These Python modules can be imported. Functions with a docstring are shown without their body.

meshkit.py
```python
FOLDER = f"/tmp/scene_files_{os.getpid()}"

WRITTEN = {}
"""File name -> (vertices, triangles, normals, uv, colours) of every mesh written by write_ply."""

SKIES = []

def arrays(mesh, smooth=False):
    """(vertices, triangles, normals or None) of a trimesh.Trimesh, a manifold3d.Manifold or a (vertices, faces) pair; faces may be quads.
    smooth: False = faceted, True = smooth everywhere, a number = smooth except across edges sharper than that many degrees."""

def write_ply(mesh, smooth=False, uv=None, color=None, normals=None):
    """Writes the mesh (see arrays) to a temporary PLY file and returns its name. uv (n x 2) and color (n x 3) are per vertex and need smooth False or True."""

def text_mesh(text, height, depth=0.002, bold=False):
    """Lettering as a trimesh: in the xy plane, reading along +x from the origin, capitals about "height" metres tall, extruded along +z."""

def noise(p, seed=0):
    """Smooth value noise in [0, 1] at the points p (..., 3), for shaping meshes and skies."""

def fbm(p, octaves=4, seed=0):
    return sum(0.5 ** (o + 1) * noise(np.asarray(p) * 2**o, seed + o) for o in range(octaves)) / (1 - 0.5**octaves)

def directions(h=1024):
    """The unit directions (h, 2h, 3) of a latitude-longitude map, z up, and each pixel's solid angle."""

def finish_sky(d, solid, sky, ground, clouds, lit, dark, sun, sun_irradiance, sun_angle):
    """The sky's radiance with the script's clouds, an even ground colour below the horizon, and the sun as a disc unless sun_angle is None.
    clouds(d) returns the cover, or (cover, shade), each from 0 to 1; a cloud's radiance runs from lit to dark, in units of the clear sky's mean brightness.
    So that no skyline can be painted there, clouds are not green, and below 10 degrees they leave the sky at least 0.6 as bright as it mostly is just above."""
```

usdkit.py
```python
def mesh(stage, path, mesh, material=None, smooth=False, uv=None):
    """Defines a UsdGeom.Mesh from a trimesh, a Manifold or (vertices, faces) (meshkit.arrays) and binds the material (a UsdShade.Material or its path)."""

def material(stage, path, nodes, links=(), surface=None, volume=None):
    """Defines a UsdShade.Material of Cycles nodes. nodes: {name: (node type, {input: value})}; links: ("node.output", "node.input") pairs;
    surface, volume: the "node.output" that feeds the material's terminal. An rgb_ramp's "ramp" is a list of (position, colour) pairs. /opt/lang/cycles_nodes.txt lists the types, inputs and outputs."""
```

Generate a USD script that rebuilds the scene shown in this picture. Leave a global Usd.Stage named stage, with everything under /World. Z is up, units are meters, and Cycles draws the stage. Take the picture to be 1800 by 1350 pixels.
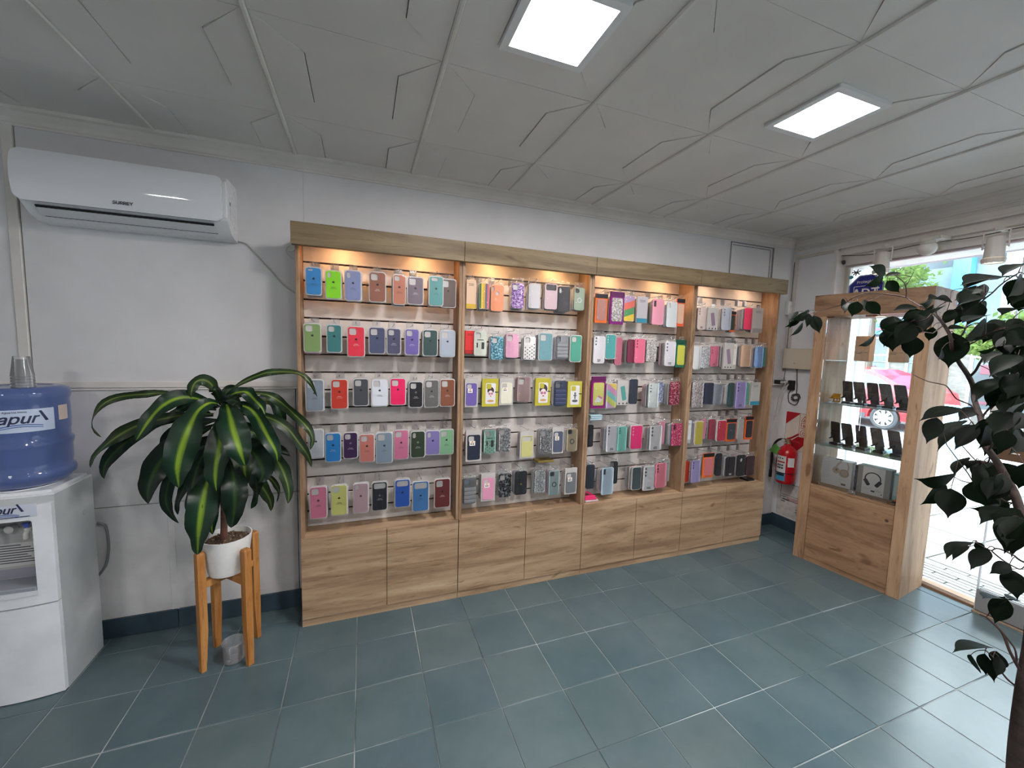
import math, random
import numpy as np
import trimesh
from shapely import affinity
from shapely.geometry import Polygon, Point, LineString, box as sbox
from shapely.ops import unary_union
import usdkit, meshkit
from pxr import Usd, UsdGeom, UsdLux, UsdShade, Gf, Sdf

rng = random.Random(7)
stage = Usd.Stage.CreateInMemory()
UsdGeom.SetStageUpAxis(stage, "Z")
UsdGeom.SetStageMetersPerUnit(stage, 1.0)
UsdGeom.Xform.Define(stage, "/World")
UsdGeom.Scope.Define(stage, "/World/Looks")

# ---------------------------------------------------------------- camera, sky, sun, exposure
EYE = np.array([0.0, 0.0, 1.575])
YAW, PITCH, ROLL, FPX = math.radians(20.38), math.radians(5.30), math.radians(1.65), 711.0
FW = np.array([math.sin(YAW) * math.cos(PITCH), math.cos(YAW) * math.cos(PITCH), -math.sin(PITCH)])
_r = np.array([math.cos(YAW), -math.sin(YAW), 0.0])
_u = np.cross(_r, FW)
RT = math.cos(ROLL) * _r + math.sin(ROLL) * _u
UP = -math.sin(ROLL) * _r + math.cos(ROLL) * _u
cam = UsdGeom.Camera.Define(stage, "/World/camera")
cam.AddTransformOp().Set(Gf.Matrix4d(*RT, 0, *UP, 0, *(-FW), 0, *EYE, 1))
cam.CreateHorizontalApertureAttr(36.0)
cam.CreateVerticalApertureAttr(27.0)
cam.CreateFocalLengthAttr(36.0 * FPX / 1800.0)
cam.CreateClippingRangeAttr(Gf.Vec2f(0.05, 500))
cam.CreateExposureAttr(0.62)
LED_STRENGTH = 84.0
DOWNLIGHT_STRENGTH = 118.0
SKY_STRENGTH = 2.75
SUN_STRENGTH = 0.9
dome = UsdLux.DomeLight.Define(stage, "/World/sky")
dome.CreateColorAttr(Gf.Vec3f(0.82, 0.92, 1.0))
dome.CreateIntensityAttr(SKY_STRENGTH)
sun = UsdLux.DistantLight.Define(stage, "/World/sun")
sun.CreateAngleAttr(0.6)
sun.CreateIntensityAttr(SUN_STRENGTH)
sun.CreateColorAttr(Gf.Vec3f(1.0, 0.96, 0.9))
_to = np.array([-0.06, 0.72, 0.70]); _to /= np.linalg.norm(_to)
_x = np.cross([0, 0, 1], _to); _x /= np.linalg.norm(_x)
_y = np.cross(_to, _x)
sun.AddTransformOp().Set(Gf.Matrix4d(*_x, 0, *_y, 0, *_to, 0, 0, 0, 0, 1))


# ---------------------------------------------------------------- helpers
def ray(px, py):
    return (px - 900) / FPX * RT + (675 - py) / FPX * UP + FW


def at(px, py, d):
    """The point d metres in front of the lens seen at that spot of the photograph."""
    return EYE + ray(px, py) * d


def aty(px, py, y):
    q = ray(px, py)
    return EYE + q * (y / q[1])


def lin(h):
    c = [int(h[i:i + 2], 16) / 255 for i in (0, 2, 4)]
    return tuple(x / 12.92 if x <= 0.04045 else ((x + 0.055) / 1.055) ** 2.4 for x in c)


names = {}


def path_for(parent, name):
    k = (parent, name)
    n = names.get(k, 0)
    names[k] = n + 1
    return f"{parent}/{name}" + (f"_{n:03d}" if n else "")


def meta(prim, label=None, cat=None, group=None, kind=None):
    for k, v in (("label", label), ("category", cat), ("group", group), ("kind", kind)):
        if v:
            prim.SetCustomDataByKey(k, v)


origin = {}


def thing(name, label, cat, loc=(0, 0, 0), rz=None, group=None, kind=None):
    """An Xform at the thing's base. With rz the parts are given in its own frame, else in the room's."""
    p = path_for("/World", name)
    x = UsdGeom.Xform.Define(stage, p)
    x.AddTranslateOp().Set(Gf.Vec3d(*map(float, loc)))
    if rz is not None:
        x.AddRotateZOp().Set(float(rz))
    origin[p] = np.zeros(3) if rz is not None else np.array(loc, float)
    meta(x.GetPrim(), label, cat, group, kind)
    return p


def struct(name, label=None):
    p = path_for("/World", name)
    x = UsdGeom.Xform.Define(stage, p)
    origin[p] = np.zeros(3)
    meta(x.GetPrim(), label, None, None, "structure")
    return p


def obj(parent, name, mesh, mat, smooth=False, uv=None, label=None, kind=None):
    p = path_for(parent, name)
    if isinstance(mesh, (list,)):
        mesh = cat(mesh)
    v, f, n = meshkit.arrays(mesh, smooth)
    o = origin.get(parent, np.zeros(3))
    origin[p] = o
    m = usdkit.mesh(stage, p, (v - o, f), mat, uv=uv)
    if n is not None:
        from pxr import Vt
        m.CreateNormalsAttr(Vt.Vec3fArray.FromNumpy(n.astype(np.float32)))
        m.SetNormalsInterpolation("vertex")
    if label or kind:
        meta(m.GetPrim(), label=label, kind=kind)
    return p


def solo(name, mesh, mat, label, cat_, group=None, kind=None, smooth=False):
    p = obj("/World", name, mesh, mat, smooth)
    meta(stage.GetPrimAtPath(p), label, cat_, group, kind)
    return p


def cat(ms):
    return trimesh.util.concatenate([m if isinstance(m, trimesh.Trimesh) else trimesh.Trimesh(*m, process=False) for m in ms])


def box(x0, x1, y0, y1, z0, z1):
    m = trimesh.creation.box([x1 - x0, y1 - y0, z1 - z0])
    m.apply_translation([(x0 + x1) / 2, (y0 + y1) / 2, (z0 + z1) / 2])
    return m


def cbox(x0, x1, y0, y1, z0, z1, c=0.002):
    """A box with its edges chamfered."""
    c = min(c, (x1 - x0) / 3, (y1 - y0) / 3, (z1 - z0) / 3)
    p = []
    for sx in (0, 1):
        for sy in (0, 1):
            for sz in (0, 1):
                q = [(x0, x1)[sx], (y0, y1)[sy], (z0, z1)[sz]]
                for k in range(3):
                    w = list(q)
                    for j in range(3):
                        if j != k:
                            w[j] += c if (sx, sy, sz)[j] == 0 else -c
                    p.append(w)
    return trimesh.convex.convex_hull(np.array(p))


def hull(pts):
    return trimesh.convex.convex_hull(np.array(pts, float))


def rrect(w, h, r, cx=0.0, cy=0.0, n=4):
    r = min(r, w / 2 - 1e-4, h / 2 - 1e-4)
    return sbox(cx - w / 2 + r, cy - h / 2 + r, cx + w / 2 - r, cy + h / 2 - r).buffer(r, quad_segs=n)


def ext(poly, d):
    gs = getattr(poly, "geoms", [poly])
    return cat([trimesh.creation.extrude_polygon(g, d, engine="earcut") for g in gs if g.area > 1e-9])


def turn(mesh, M, t=(0, 0, 0)):
    m = mesh.copy()
    T = np.eye(4)
    T[:3, :3] = M
    T[:3, 3] = t
    m.apply_transform(T)
    return m


FRONT = np.array([[1, 0, 0], [0, 0, -1], [0, 1, 0]], float)     # drawing plane -> faces -y, upright
RIGHT = np.array([[0, 0, -1], [-1, 0, 0], [0, 1, 0]], float)    # drawing plane -> faces -x, upright


def face(poly, y, d, x=0.0, z=0.0):
    """Drawing polygon standing upright, its back at y, d thick towards the viewer (-y)."""
    return turn(ext(poly, d), FRONT, (x, y, z))


def faceR(poly, x, d, y=0.0, z=0.0):
    return turn(ext(poly, d), RIGHT, (x, y, z))


def flat(poly, z, d):
    m = ext(poly, d)
    m.apply_translation([0, 0, z])
    return m


_texts = {}


def text(s, h, d=0.0006, bold=False, center=True):
    k = (s, h, d, bold, center)
    if k not in _texts:
        m = meshkit.text_mesh(s, h, d, bold)
        if center:
            m.apply_translation([-(m.bounds[0][0] + m.bounds[1][0]) / 2, 0, 0])
        _texts[k] = m
    return _texts[k].copy()


def ftext(s, h, x, y, z, d=0.0006, bold=False, center=True):
    return turn(text(s, h, d, bold, center), FRONT, (x, y, z))


def smooth_path(pts, n):
    pts = np.asarray(pts, float)
    if len(pts) < 3:
        return np.linspace(0, 1, n)[:, None] * (pts[-1] - pts[0]) + pts[0]
    from scipy.interpolate import CubicSpline, PchipInterpolator
    s = np.r_[0, np.cumsum(np.linalg.norm(np.diff(pts[:, :3], axis=0), axis=1) + 1e-9)]
    return PchipInterpolator(s, pts)(np.linspace(0, s[-1], n))


def frames(P):
    T = np.gradient(P, axis=0)
    T /= np.linalg.norm(T, axis=1, keepdims=True) + 1e-12
    a = np.array([0, 0, 1.0]) if abs(T[0][2]) < 0.9 else np.array([1.0, 0, 0])
    N = [np.cross(T[0], a)]
    N[0] /= np.linalg.norm(N[0])
    for t in T[1:]:
        v = N[-1] - t * (N[-1] @ t)
        N.append(v / (np.linalg.norm(v) + 1e-12))
    N = np.array(N)
    return T, N, np.cross(T, N)


def tube(pts, r, seg=8, n=None):
    """A round rod along the points; r a number or one per point."""
    P = np.asarray(pts, float)
    r = np.full(len(P), r) if np.ndim(r) == 0 else np.asarray(r, float)
    if n:
        Q = smooth_path(np.c_[P, r], n)
        P, r = Q[:, :3], Q[:, 3]
    T, N, B = frames(P)
    a = np.arange(seg) * 2 * np.pi / seg
    V = (P[:, None] + r[:, None, None] * (np.cos(a)[None, :, None] * N[:, None] + np.sin(a)[None, :, None] * B[:, None])).reshape(-1, 3)
    F = []
    for i in range(len(P) - 1):
        for j in range(seg):
            k = (j + 1) % seg
            F += [[i * seg + j, i * seg + k, (i + 1) * seg + k], [i * seg + j, (i + 1) * seg + k, (i + 1) * seg + j]]
    c0, c1 = len(V), len(V) + 1
    V = np.vstack([V, P[0], P[-1]])
    e = (len(P) - 1) * seg
    for j in range(seg):
        k = (j + 1) % seg
        F += [[c0, k, j], [c1, e + j, e + k]]
    return trimesh.Trimesh(V, F, process=False)


def lathe(prof, c=(0, 0, 0), seg=32):
    """Turned round the upright axis through c; profile of (radius, height), from the bottom up on the outside."""
    prof = np.asarray(prof, float)
    a = np.arange(seg) * 2 * np.pi / seg
    V = np.stack([prof[:, 0][:, None] * np.cos(a), prof[:, 0][:, None] * np.sin(a), np.repeat(prof[:, 1][:, None], seg, 1)], -1).reshape(-1, 3)
    F = []
    for i in range(len(prof) - 1):
        for j in range(seg):
            k = (j + 1) % seg
            F += [[i * seg + j, i * seg + k, (i + 1) * seg + k], [i * seg + j, (i + 1) * seg + k, (i + 1) * seg + j]]
    m = trimesh.Trimesh(V + np.asarray(c, float), F, process=False)
    m.update_faces(m.nondegenerate_faces())
    return m


def cyl(p, q, r, seg=16):
    return tube([p, q], r, seg)


# ---------------------------------------------------------------- materials
_m = {}


def pm(h, rough=0.5, metal=0.0, coat=0.0, spec=0.5, trans=0.0, name=None):
    """Plain material of one colour (sRGB hex), with slight roughness mottling."""
    k = f"paint_{h}_{int(rough * 100)}_{int(metal * 100)}_{int(coat * 100)}_{int(spec * 100)}_{int(trans * 100)}"
    if k not in _m:
        _m[k] = usdkit.material(stage, f"/World/Looks/{k}", {
            "g": ("geometry", {}), "n": ("noise_texture", {"scale": 60.0, "detail": 3.0}),
            "r": ("map_range", {"from_min": 0.3, "from_max": 0.7, "to_min": max(rough - 0.05, 0.02), "to_max": min(rough + 0.05, 1.0)}),
            "p": ("principled_bsdf", {"base_color": lin(h), "metallic": metal, "coat_weight": coat, "specular_ior_level": spec, "transmission_weight": trans})},
            [("g.position", "n.vector"), ("n.fac", "r.value"), ("r.result", "p.roughness")], surface="p.BSDF")
    return _m[k]


def noisy(name, c1, c2, scale=3.0, rough=0.6, bump=0.0, detail=4.0, stretch=(1, 1, 1), lo=0.35, hi=0.65, spec=0.5, bscale=None):
    """Two colours mottled by noise in the room's own coordinates."""
    nodes = {"g": ("geometry", {}), "mp": ("mapping", {"scale": stretch}), "n": ("noise_texture", {"scale": scale, "detail": detail, "roughness": 0.6}),
             "c": ("rgb_ramp", {"ramp": [(lo, lin(c1)), (hi, lin(c2))]}), "p": ("principled_bsdf", {"roughness": rough, "specular_ior_level": spec})}
    links = [("g.position", "mp.vector"), ("mp.vector", "n.vector"), ("n.fac", "c.fac"), ("c.color", "p.base_color")]
    if bump:
        nodes["b"] = ("bump", {"strength": bump, "distance": 0.004})
        nodes["n2"] = ("noise_texture", {"scale": bscale or scale * 12, "detail": 3.0})
        links += [("g.position", "n2.vector"), ("n2.fac", "b.height"), ("b.normal", "p.normal")]
    _m[name] = usdkit.material(stage, f"/World/Looks/{name}", nodes, links, surface="p.BSDF")
    return _m[name]


def wood(name, axis, cols, scale=1.0, rough=0.5, space="position"):
    """Oak-look laminate; axis = the way the grain runs."""
    st = [9.0, 9.0, 9.0]
    st["xyz".index(axis)] = 0.9
    st = [s * scale for s in st]
    kn = [4.0, 4.0, 4.0]
    kn["xyz".index(axis)] = 1.2
    nodes = {
        "g": ("geometry", {}), "m1": ("mapping", {"scale": st}), "m2": ("mapping", {"scale": [s * 3.2 for s in st]}), "m3": ("mapping", {"scale": kn}),
        "warp": ("noise_texture", {"scale": 1.6, "detail": 2.0}),
        "n1": ("noise_texture", {"scale": 1.0, "detail": 6.0, "roughness": 0.62, "distortion": 1.1}),
        "n2": ("noise_texture", {"scale": 2.2, "detail": 4.0, "roughness": 0.7, "distortion": 0.4}),
        "n3": ("noise_texture", {"scale": 2.2, "detail": 1.0, "distortion": 2.2}),
        "c1": ("rgb_ramp", {"ramp": [(0.25, lin(cols[0])), (0.42, lin(cols[1])), (0.55, lin(cols[2])), (0.75, lin(cols[3]))]}),
        "c2": ("rgb_ramp", {"ramp": [(0.30, (0.52, 0.47, 0.42)), (0.45, (1, 1, 1)), (1.0, (1, 1, 1))]}),
        "c3": ("rgb_ramp", {"ramp": [(0.22, (0.42, 0.36, 0.3)), (0.31, (1, 1, 1)), (1.0, (1, 1, 1))]}),
        "x1": ("mix_color", {"blend_type": "multiply", "fac": 0.75}), "x2": ("mix_color", {"blend_type": "multiply", "fac": 0.7}),
        "b": ("bump", {"strength": 0.12, "distance": 0.002}),
        "p": ("principled_bsdf", {"roughness": rough, "specular_ior_level": 0.35})}
    links = [("g.position", "m1.vector"), ("g.position", "m2.vector"), ("g.position", "m3.vector"), ("m1.vector", "n1.vector"), ("m2.vector", "n2.vector"), ("m3.vector", "n3.vector"),
             ("n1.fac", "c1.fac"), ("n2.fac", "c2.fac"), ("n3.fac", "c3.fac"), ("c1.color", "x1.a"), ("c2.color", "x1.b"), ("x1.result", "x2.a"), ("c3.color", "x2.b"), ("x2.result", "p.base_color"),
             ("n2.fac", "b.height"), ("b.normal", "p.normal")]
    _m[name] = usdkit.material(stage, f"/World/Looks/{name}", nodes, links, surface="p.BSDF")
    return _m[name]


def film(name, tint=(1, 1, 1), haze=0.0, bump=0.0, bscale=80.0, gloss=0.04, ior=1.45, hazecol=(0.8, 0.8, 0.82)):
    """Clear sheet: lets light straight through, mirrors at grazing angles, optionally a little milky or crinkled."""
    nodes = {"t": ("transparent_bsdf", {"color": tint}), "gl": ("glossy_bsdf", {"color": (1, 1, 1), "roughness": gloss}), "fr": ("fresnel", {"IOR": ior}), "mx": ("mix_closure", {})}
    links = [("fr.fac", "mx.fac"), ("t.BSDF", "mx.closure1"), ("gl.BSDF", "mx.closure2")]
    out = "mx.closure"
    if bump:
        nodes["g"] = ("geometry", {})
        nodes["n"] = ("noise_texture", {"scale": bscale, "detail": 2.0, "distortion": 1.0})
        nodes["b"] = ("bump", {"strength": bump, "distance": 0.01})
        links += [("g.position", "n.vector"), ("n.fac", "b.height"), ("b.normal", "gl.normal")]
    if haze:
        nodes["d"] = ("diffuse_bsdf", {"color": hazecol})
        nodes["m2"] = ("mix_closure", {"fac": haze})
        links += [("mx.closure", "m2.closure1"), ("d.BSDF", "m2.closure2")]
        out = "m2.closure"
    _m[name] = usdkit.material(stage, f"/World/Looks/{name}", nodes, links, surface=out)
    return _m[name]


def glow(name, col, strength):
    _m[name] = usdkit.material(stage, f"/World/Looks/{name}", {"e": ("emission", {"color": col, "strength": strength})}, surface="e.emission")
    return _m[name]


OAK = ("795f4a", "967a5f", "ac9073", "bea789")
OAK2 = ("715640", "8d6f55", "a28468", "b4977a")
oak_x = wood("oak_across", "x", OAK)
oak_z = wood("oak_upright", "z", OAK2)
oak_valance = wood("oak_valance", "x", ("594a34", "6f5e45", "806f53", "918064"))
oak_case_z = wood("oak_showcase_upright", "z", OAK2)
oak_case_y = wood("oak_showcase_across", "y", ("644a36", "7d6149", "92745a", "a48869"))
pine = wood("pine", "z", ("8a5526", "a86d35", "bb8146", "c99358"), scale=1.6, rough=0.45)
wall_paint = noisy("wall_paint", "d4d3d4", "e0dfe0", scale=2.2, rough=0.55, bump=0.05, detail=6.0)
wall_low = noisy("wall_paint_scuffed", "c6c4c3", "dbd9d8", scale=3.5, rough=0.5, bump=0.06, detail=8.0, lo=0.3, hi=0.55)
ceil_paint = noisy("ceiling_paint", "d9d4cf", "e4dfda", scale=1.5, rough=0.6, spec=0.3)
trim_paint = noisy("trim_paint", "d6d1ca", "e2ddd7", scale=4.0, rough=0.5)
skirt = noisy("skirting_tile", "2c3d48", "384b56", scale=6.0, rough=0.35)
tiles_m = [noisy(f"floor_tile_{k}", a, b, scale=2.4, rough=0.25, detail=6.0, bump=0.02, bscale=14.0, spec=0.5) for k, (a, b) in
           enumerate((("465a60", "54666b"), ("495c61", "57686c"), ("44585f", "52646a"), ("4b5d61", "58686b")))]
grout = noisy("grout", "505b5f", "a3abac", scale=1.3, rough=0.8, lo=0.42, hi=0.62)
slat_m = noisy("slat_laminate", "c9c2bd", "d2ccc7", scale=5.0, rough=0.4)
groove_m = pm("40302a", 0.6)
neck_bag = film("bag_neck_film", haze=0.07, bump=1.0, bscale=70.0, gloss=0.12, ior=2.3)
clear_bag = film("bag_film", haze=0.012, bump=0.9, bscale=55.0, gloss=0.10, ior=1.30)
clear_shell = film("shell_film", haze=0.008, bump=0.12, bscale=25.0, gloss=0.06, ior=1.22)
clear_plate = film("acrylic_plate", haze=0.06, gloss=0.05, ior=1.35)
glass_m = film("window_glass", tint=(0.96, 0.985, 0.98), gloss=0.0, ior=1.5)
glass_shelf = film("shelf_glass", tint=(0.94, 0.985, 0.97), gloss=0.0, ior=1.4, haze=0.15, hazecol=(0.75, 0.9, 0.86))
cup_m = film("cup_plastic", haze=0.10, gloss=0.08, ior=1.5)
chrome = pm("c8c8c8", 0.18, 1.0)
white_plastic = pm("dcdcdb", 0.35)

# ---------------------------------------------------------------- the setting
ZC, WY, WX = 2.56, 2.57, 3.565          # ceiling, back wall, street-side wall
LX, RY = -3.0, -3.4                     # the walls out of view
GX, GY = 0.2645, 1.532                  # a corner of the floor tiles
CX, CY = 0.277, 0.915                   # a corner of the ceiling tiles

fl = struct("floor")
obj(fl, "grout_bed", box(LX, 3.645, RY, WY, -0.12, -0.003), grout)
far = []
for i in range(-12, 13):
    for j in range(-18, 5):
        x0, y0 = GX + i * 0.3, GY + j * 0.3
        x1, y1 = min(x0 + 0.3, 3.645), min(y0 + 0.3, WY)
        x0, y0 = max(x0, LX), max(y0, RY)
        if x1 - x0 < 0.01 or y1 - y0 < 0.01:
            continue
        h = rng.uniform(-0.0006, 0.0004)
        g = 0.0022 + rng.uniform(0, 0.0008)
        b = cbox(x0 + g, x1 - g, y0 + g, y1 - g, -0.011 + h, h, 0.0012)
        if y0 > 0.3 and x0 > -2.1:
            obj(fl, "tile", b, tiles_m[rng.randrange(4)])
        else:
            far.append(b)
obj(fl, "tile_field", cat(far), tiles_m[0], kind="stuff")

ce = struct("ceiling")
obj(ce, "slab", box(LX, WX, RY, WY + 0.2, ZC + 0.03, ZC + 0.2), ceil_paint)
for i in range(-6, 6):
    bx = CX + i * 0.605
    if LX < bx < WX - 0.02:
        obj(ce, "batten", hull([(bx + dx, y, z) for y in (RY, WY) for dx, z in ((-0.0094, ZC + 0.006), (0.0094, ZC + 0.006), (-0.0085, ZC - 0.003), (0.0085, ZC - 0.003), (-0.004, ZC - 0.008), (0.004, ZC - 0.008))]), trim_paint)
    for j in range(-8, 3):
        x0, y0 = CX + i * 0.605, CY + j * 0.6
        x1, y1 = x0 + 0.605, y0 + 0.6
        g = 0.0004
        a0, a1, b0, b1 = max(x0 + 0.010, LX), min(x1 - 0.010, WX), max(y0 + g, RY), min(y1 - g, WY)
        if a1 - a0 < 0.05 or b1 - b0 < 0.02:
            continue
        cx, cy, q, t = (x0 + x1) / 2, (y0 + y1) / 2, 0.155, 0.010
        # flat side wings, and a middle that rises softly towards a square; sharp little steps where they meet
        O = [(x0 + 0.010, y0 + g), (x1 - 0.010, y0 + g), (x1 - 0.010, y1 - g), (x0 + 0.010, y1 - g)]
        I = [(cx - q, cy - q), (cx + q, cy - q), (cx + q, cy + q), (cx - q, cy + q)]
        J = [(x + (-0.003 if k in (0, 3) else 0.003), y) for k, (x, y) in enumerate(I)]
        D, E_ = 0.016, 0.004
        P = [(x + (0 if k in (0, 3) else 0), y) for k, (x, y) in enumerate(O)]
        V = [(x, y, ZC) for x, y in O + J] + [(x, y, ZC + 0.001) for x, y in O] + [(x, y, ZC + E_) for x, y in I] + [(x, y, ZC + 0.028) for x, y in O] + [(x, y, ZC + D) for x, y in O + J + I]
        F = []
        for k in (1, 3):                                   # wings on the two x sides, a slit round their inner edge
            n = (k + 1) % 4
            F += [(k, k + 4, n + 4), (k, n + 4, n), (k + 4, k + 24, n + 24), (k + 4, n + 24, n + 4)]
        for k in (0, 2):                                   # soft slopes on the two y sides
            n = (k + 1) % 4
            F += [(k + 8, k + 12, n + 12), (k + 8, n + 12, n + 8)]
        for k in range(4):
            n = (k + 1) % 4
            F += [(k, k + 4, k + 24), (k, k + 24, k + 20), (k + 8, k + 12, k + 28), (k + 8, k + 28, k + 20), (k, n, n + 16), (k, n + 16, k + 16), (k + 20, k + 24, k + 28)]
        for k in (1, 3):
            n = (k + 1) % 4
            F += [(k + 12, k + 28, n + 28), (k + 12, n + 28, n + 12), (k + 24, k + 28, n + 28), (k + 24, n + 28, n + 24)]
        F += [(12, 14, 13), (12, 15, 14), (16, 17, 18), (16, 18, 19)]
        m = trimesh.Trimesh(V, F, process=False)
        m.fix_normals()
        for ax, lo, hi in ((0, LX, WX), (1, RY, WY)):
            for pos, nrm in ((lo, 1), (hi, -1)):
                if (pos - m.bounds[0][ax]) * (m.bounds[1][ax] - pos) > 0:
                    o, nn = [0, 0, 0], [0, 0, 0]
                    o[ax], nn[ax] = pos, nrm
                    m = m.slice_plane(o, nn)
        obj(ce, "tile", m, ceil_paint)

# ---- back wall: boards with open joints over a dark core
wb = struct("wall_back")
obj(wb, "core", box(LX - 0.2, 3.95, WY + 0.008, WY + 0.25, -0.12, ZC + 0.2), pm("55504c", 0.8))


def board(x0, x1, z0, z1, m, y=WY):
    obj(wb, "panel", cbox(x0, x1, y, y + 0.012, z0, z1, 0.0015), m)


board(LX, -1.502, 1.326, ZC, wall_paint)
obj(wb, "cover_strip", cbox(-1.50, -1.462, WY - 0.008, WY + 0.01, 1.326, ZC, 0.002), trim_paint)
board(-1.458, -0.30, 1.326, ZC, wall_paint)
board(-0.2995, 3.565, 1.326, ZC, wall_paint)
for a, b in ((LX, -0.962), (-0.959, -0.36), (-0.356, 3.565)):
    board(a, b, 0.702, 1.324, wall_low)
    board(a, b, 0.0, 0.699, wall_low)
obj(wb, "cover_strip", cbox(-0.975, -0.945, WY - 0.004, WY + 0.01, 0.10, 1.31, 0.002), wall_low)
tr = struct("trim_1")
obj(tr, "rail", cat([cbox(LX, -0.31, WY - 0.012, WY + 0.002, 1.312, 1.345, 0.003), cbox(LX, -0.31, WY - 0.007, WY + 0.002, 1.300, 1.312, 0.002)]), trim_paint)


def cornice(x0, y0, x1, y1, nx, ny):
    prof = [(0, -0.068), (0.008, -0.068), (0.010, -0.060), (0.016, -0.056), (0.024, -0.036), (0.040, -0.016), (0.054, -0.011), (0.058, 0.0), (0.058, 0.016), (0, 0.016)]
    V = []
    for (x, y) in ((x0, y0), (x1, y1)):
        for d, z in prof:
            V.append((x + nx * d, y + ny * d, ZC + z))
    n = len(prof)
    F = []
    for k in range(n):
        j = (k + 1) % n
        F += [(k, j, n + j), (k, n + j, n + k)]
    m = trimesh.Trimesh(V, F, process=False)
    m.fix_normals()
    return m


tr = struct("trim_2")
obj(tr, "cornice", cornice(LX, WY, WX, WY, 0, -1), trim_paint)
tr = struct("trim_3")
obj(tr, "cornice", cornice(WX, RY, WX, WY, -1, 0), trim_paint)
bb = struct("baseboard_back")
for a, b in ((-2.999, -1.76), (-1.757, -0.947), (-0.944, -0.32), (3.16, 3.56)):
    obj(bb, "skirting_tile", cbox(a, b, WY - 0.012, WY, 0.0, 0.104, 0.002), skirt)

# ---- street-side wall: a short stub, a beam over the glass, a white jamb
wr = struct("wall_right")
obj(wr, "stub", box(WX, 3.95, 2.235, WY + 0.01, -0.12, ZC + 0.2), wall_paint)
obj(wr, "jamb", cbox(WX + 0.001, 3.75, 2.215, 2.236, 0.0, 2.43, 0.002), trim_paint)
obj(wr, "beam", box(WX, 4.0, RY, 2.236, 2.43, ZC + 0.2), trim_paint)
obj(wr, "beam_step", cbox(WX + 0.035, 3.99, RY, 2.216, 2.372, 2.432, 0.003), trim_paint)
obj(wr, "lower_beam", cbox(WX + 0.075, 3.98, RY, 2.216, 2.300, 2.374, 0.003), trim_paint)
obj(wr, "moulding", cbox(WX - 0.012, WX + 0.002, RY, WY - 0.02, 2.420, 2.436, 0.003), trim_paint)
obj(wr, "moulding", cbox(WX - 0.008, WX + 0.002, RY, WY - 0.02, 2.470, 2.480, 0.002), trim_paint)
br = struct("baseboard_right")
obj(br, "skirting_tile", cbox(WX - 0.012, WX, 2.24, WY - 0.012, 0.0, 0.115, 0.002), skirt)
wl = struct("wall_left")
obj(wl, "core", box(LX - 0.2, LX, RY - 0.2, WY, -0.12, ZC + 0.2), wall_paint)
wq = struct("wall_rear")
obj(wq, "core", box(LX - 0.2, 4.0, RY - 0.2, RY, -0.12, ZC + 0.2), wall_paint)

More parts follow.
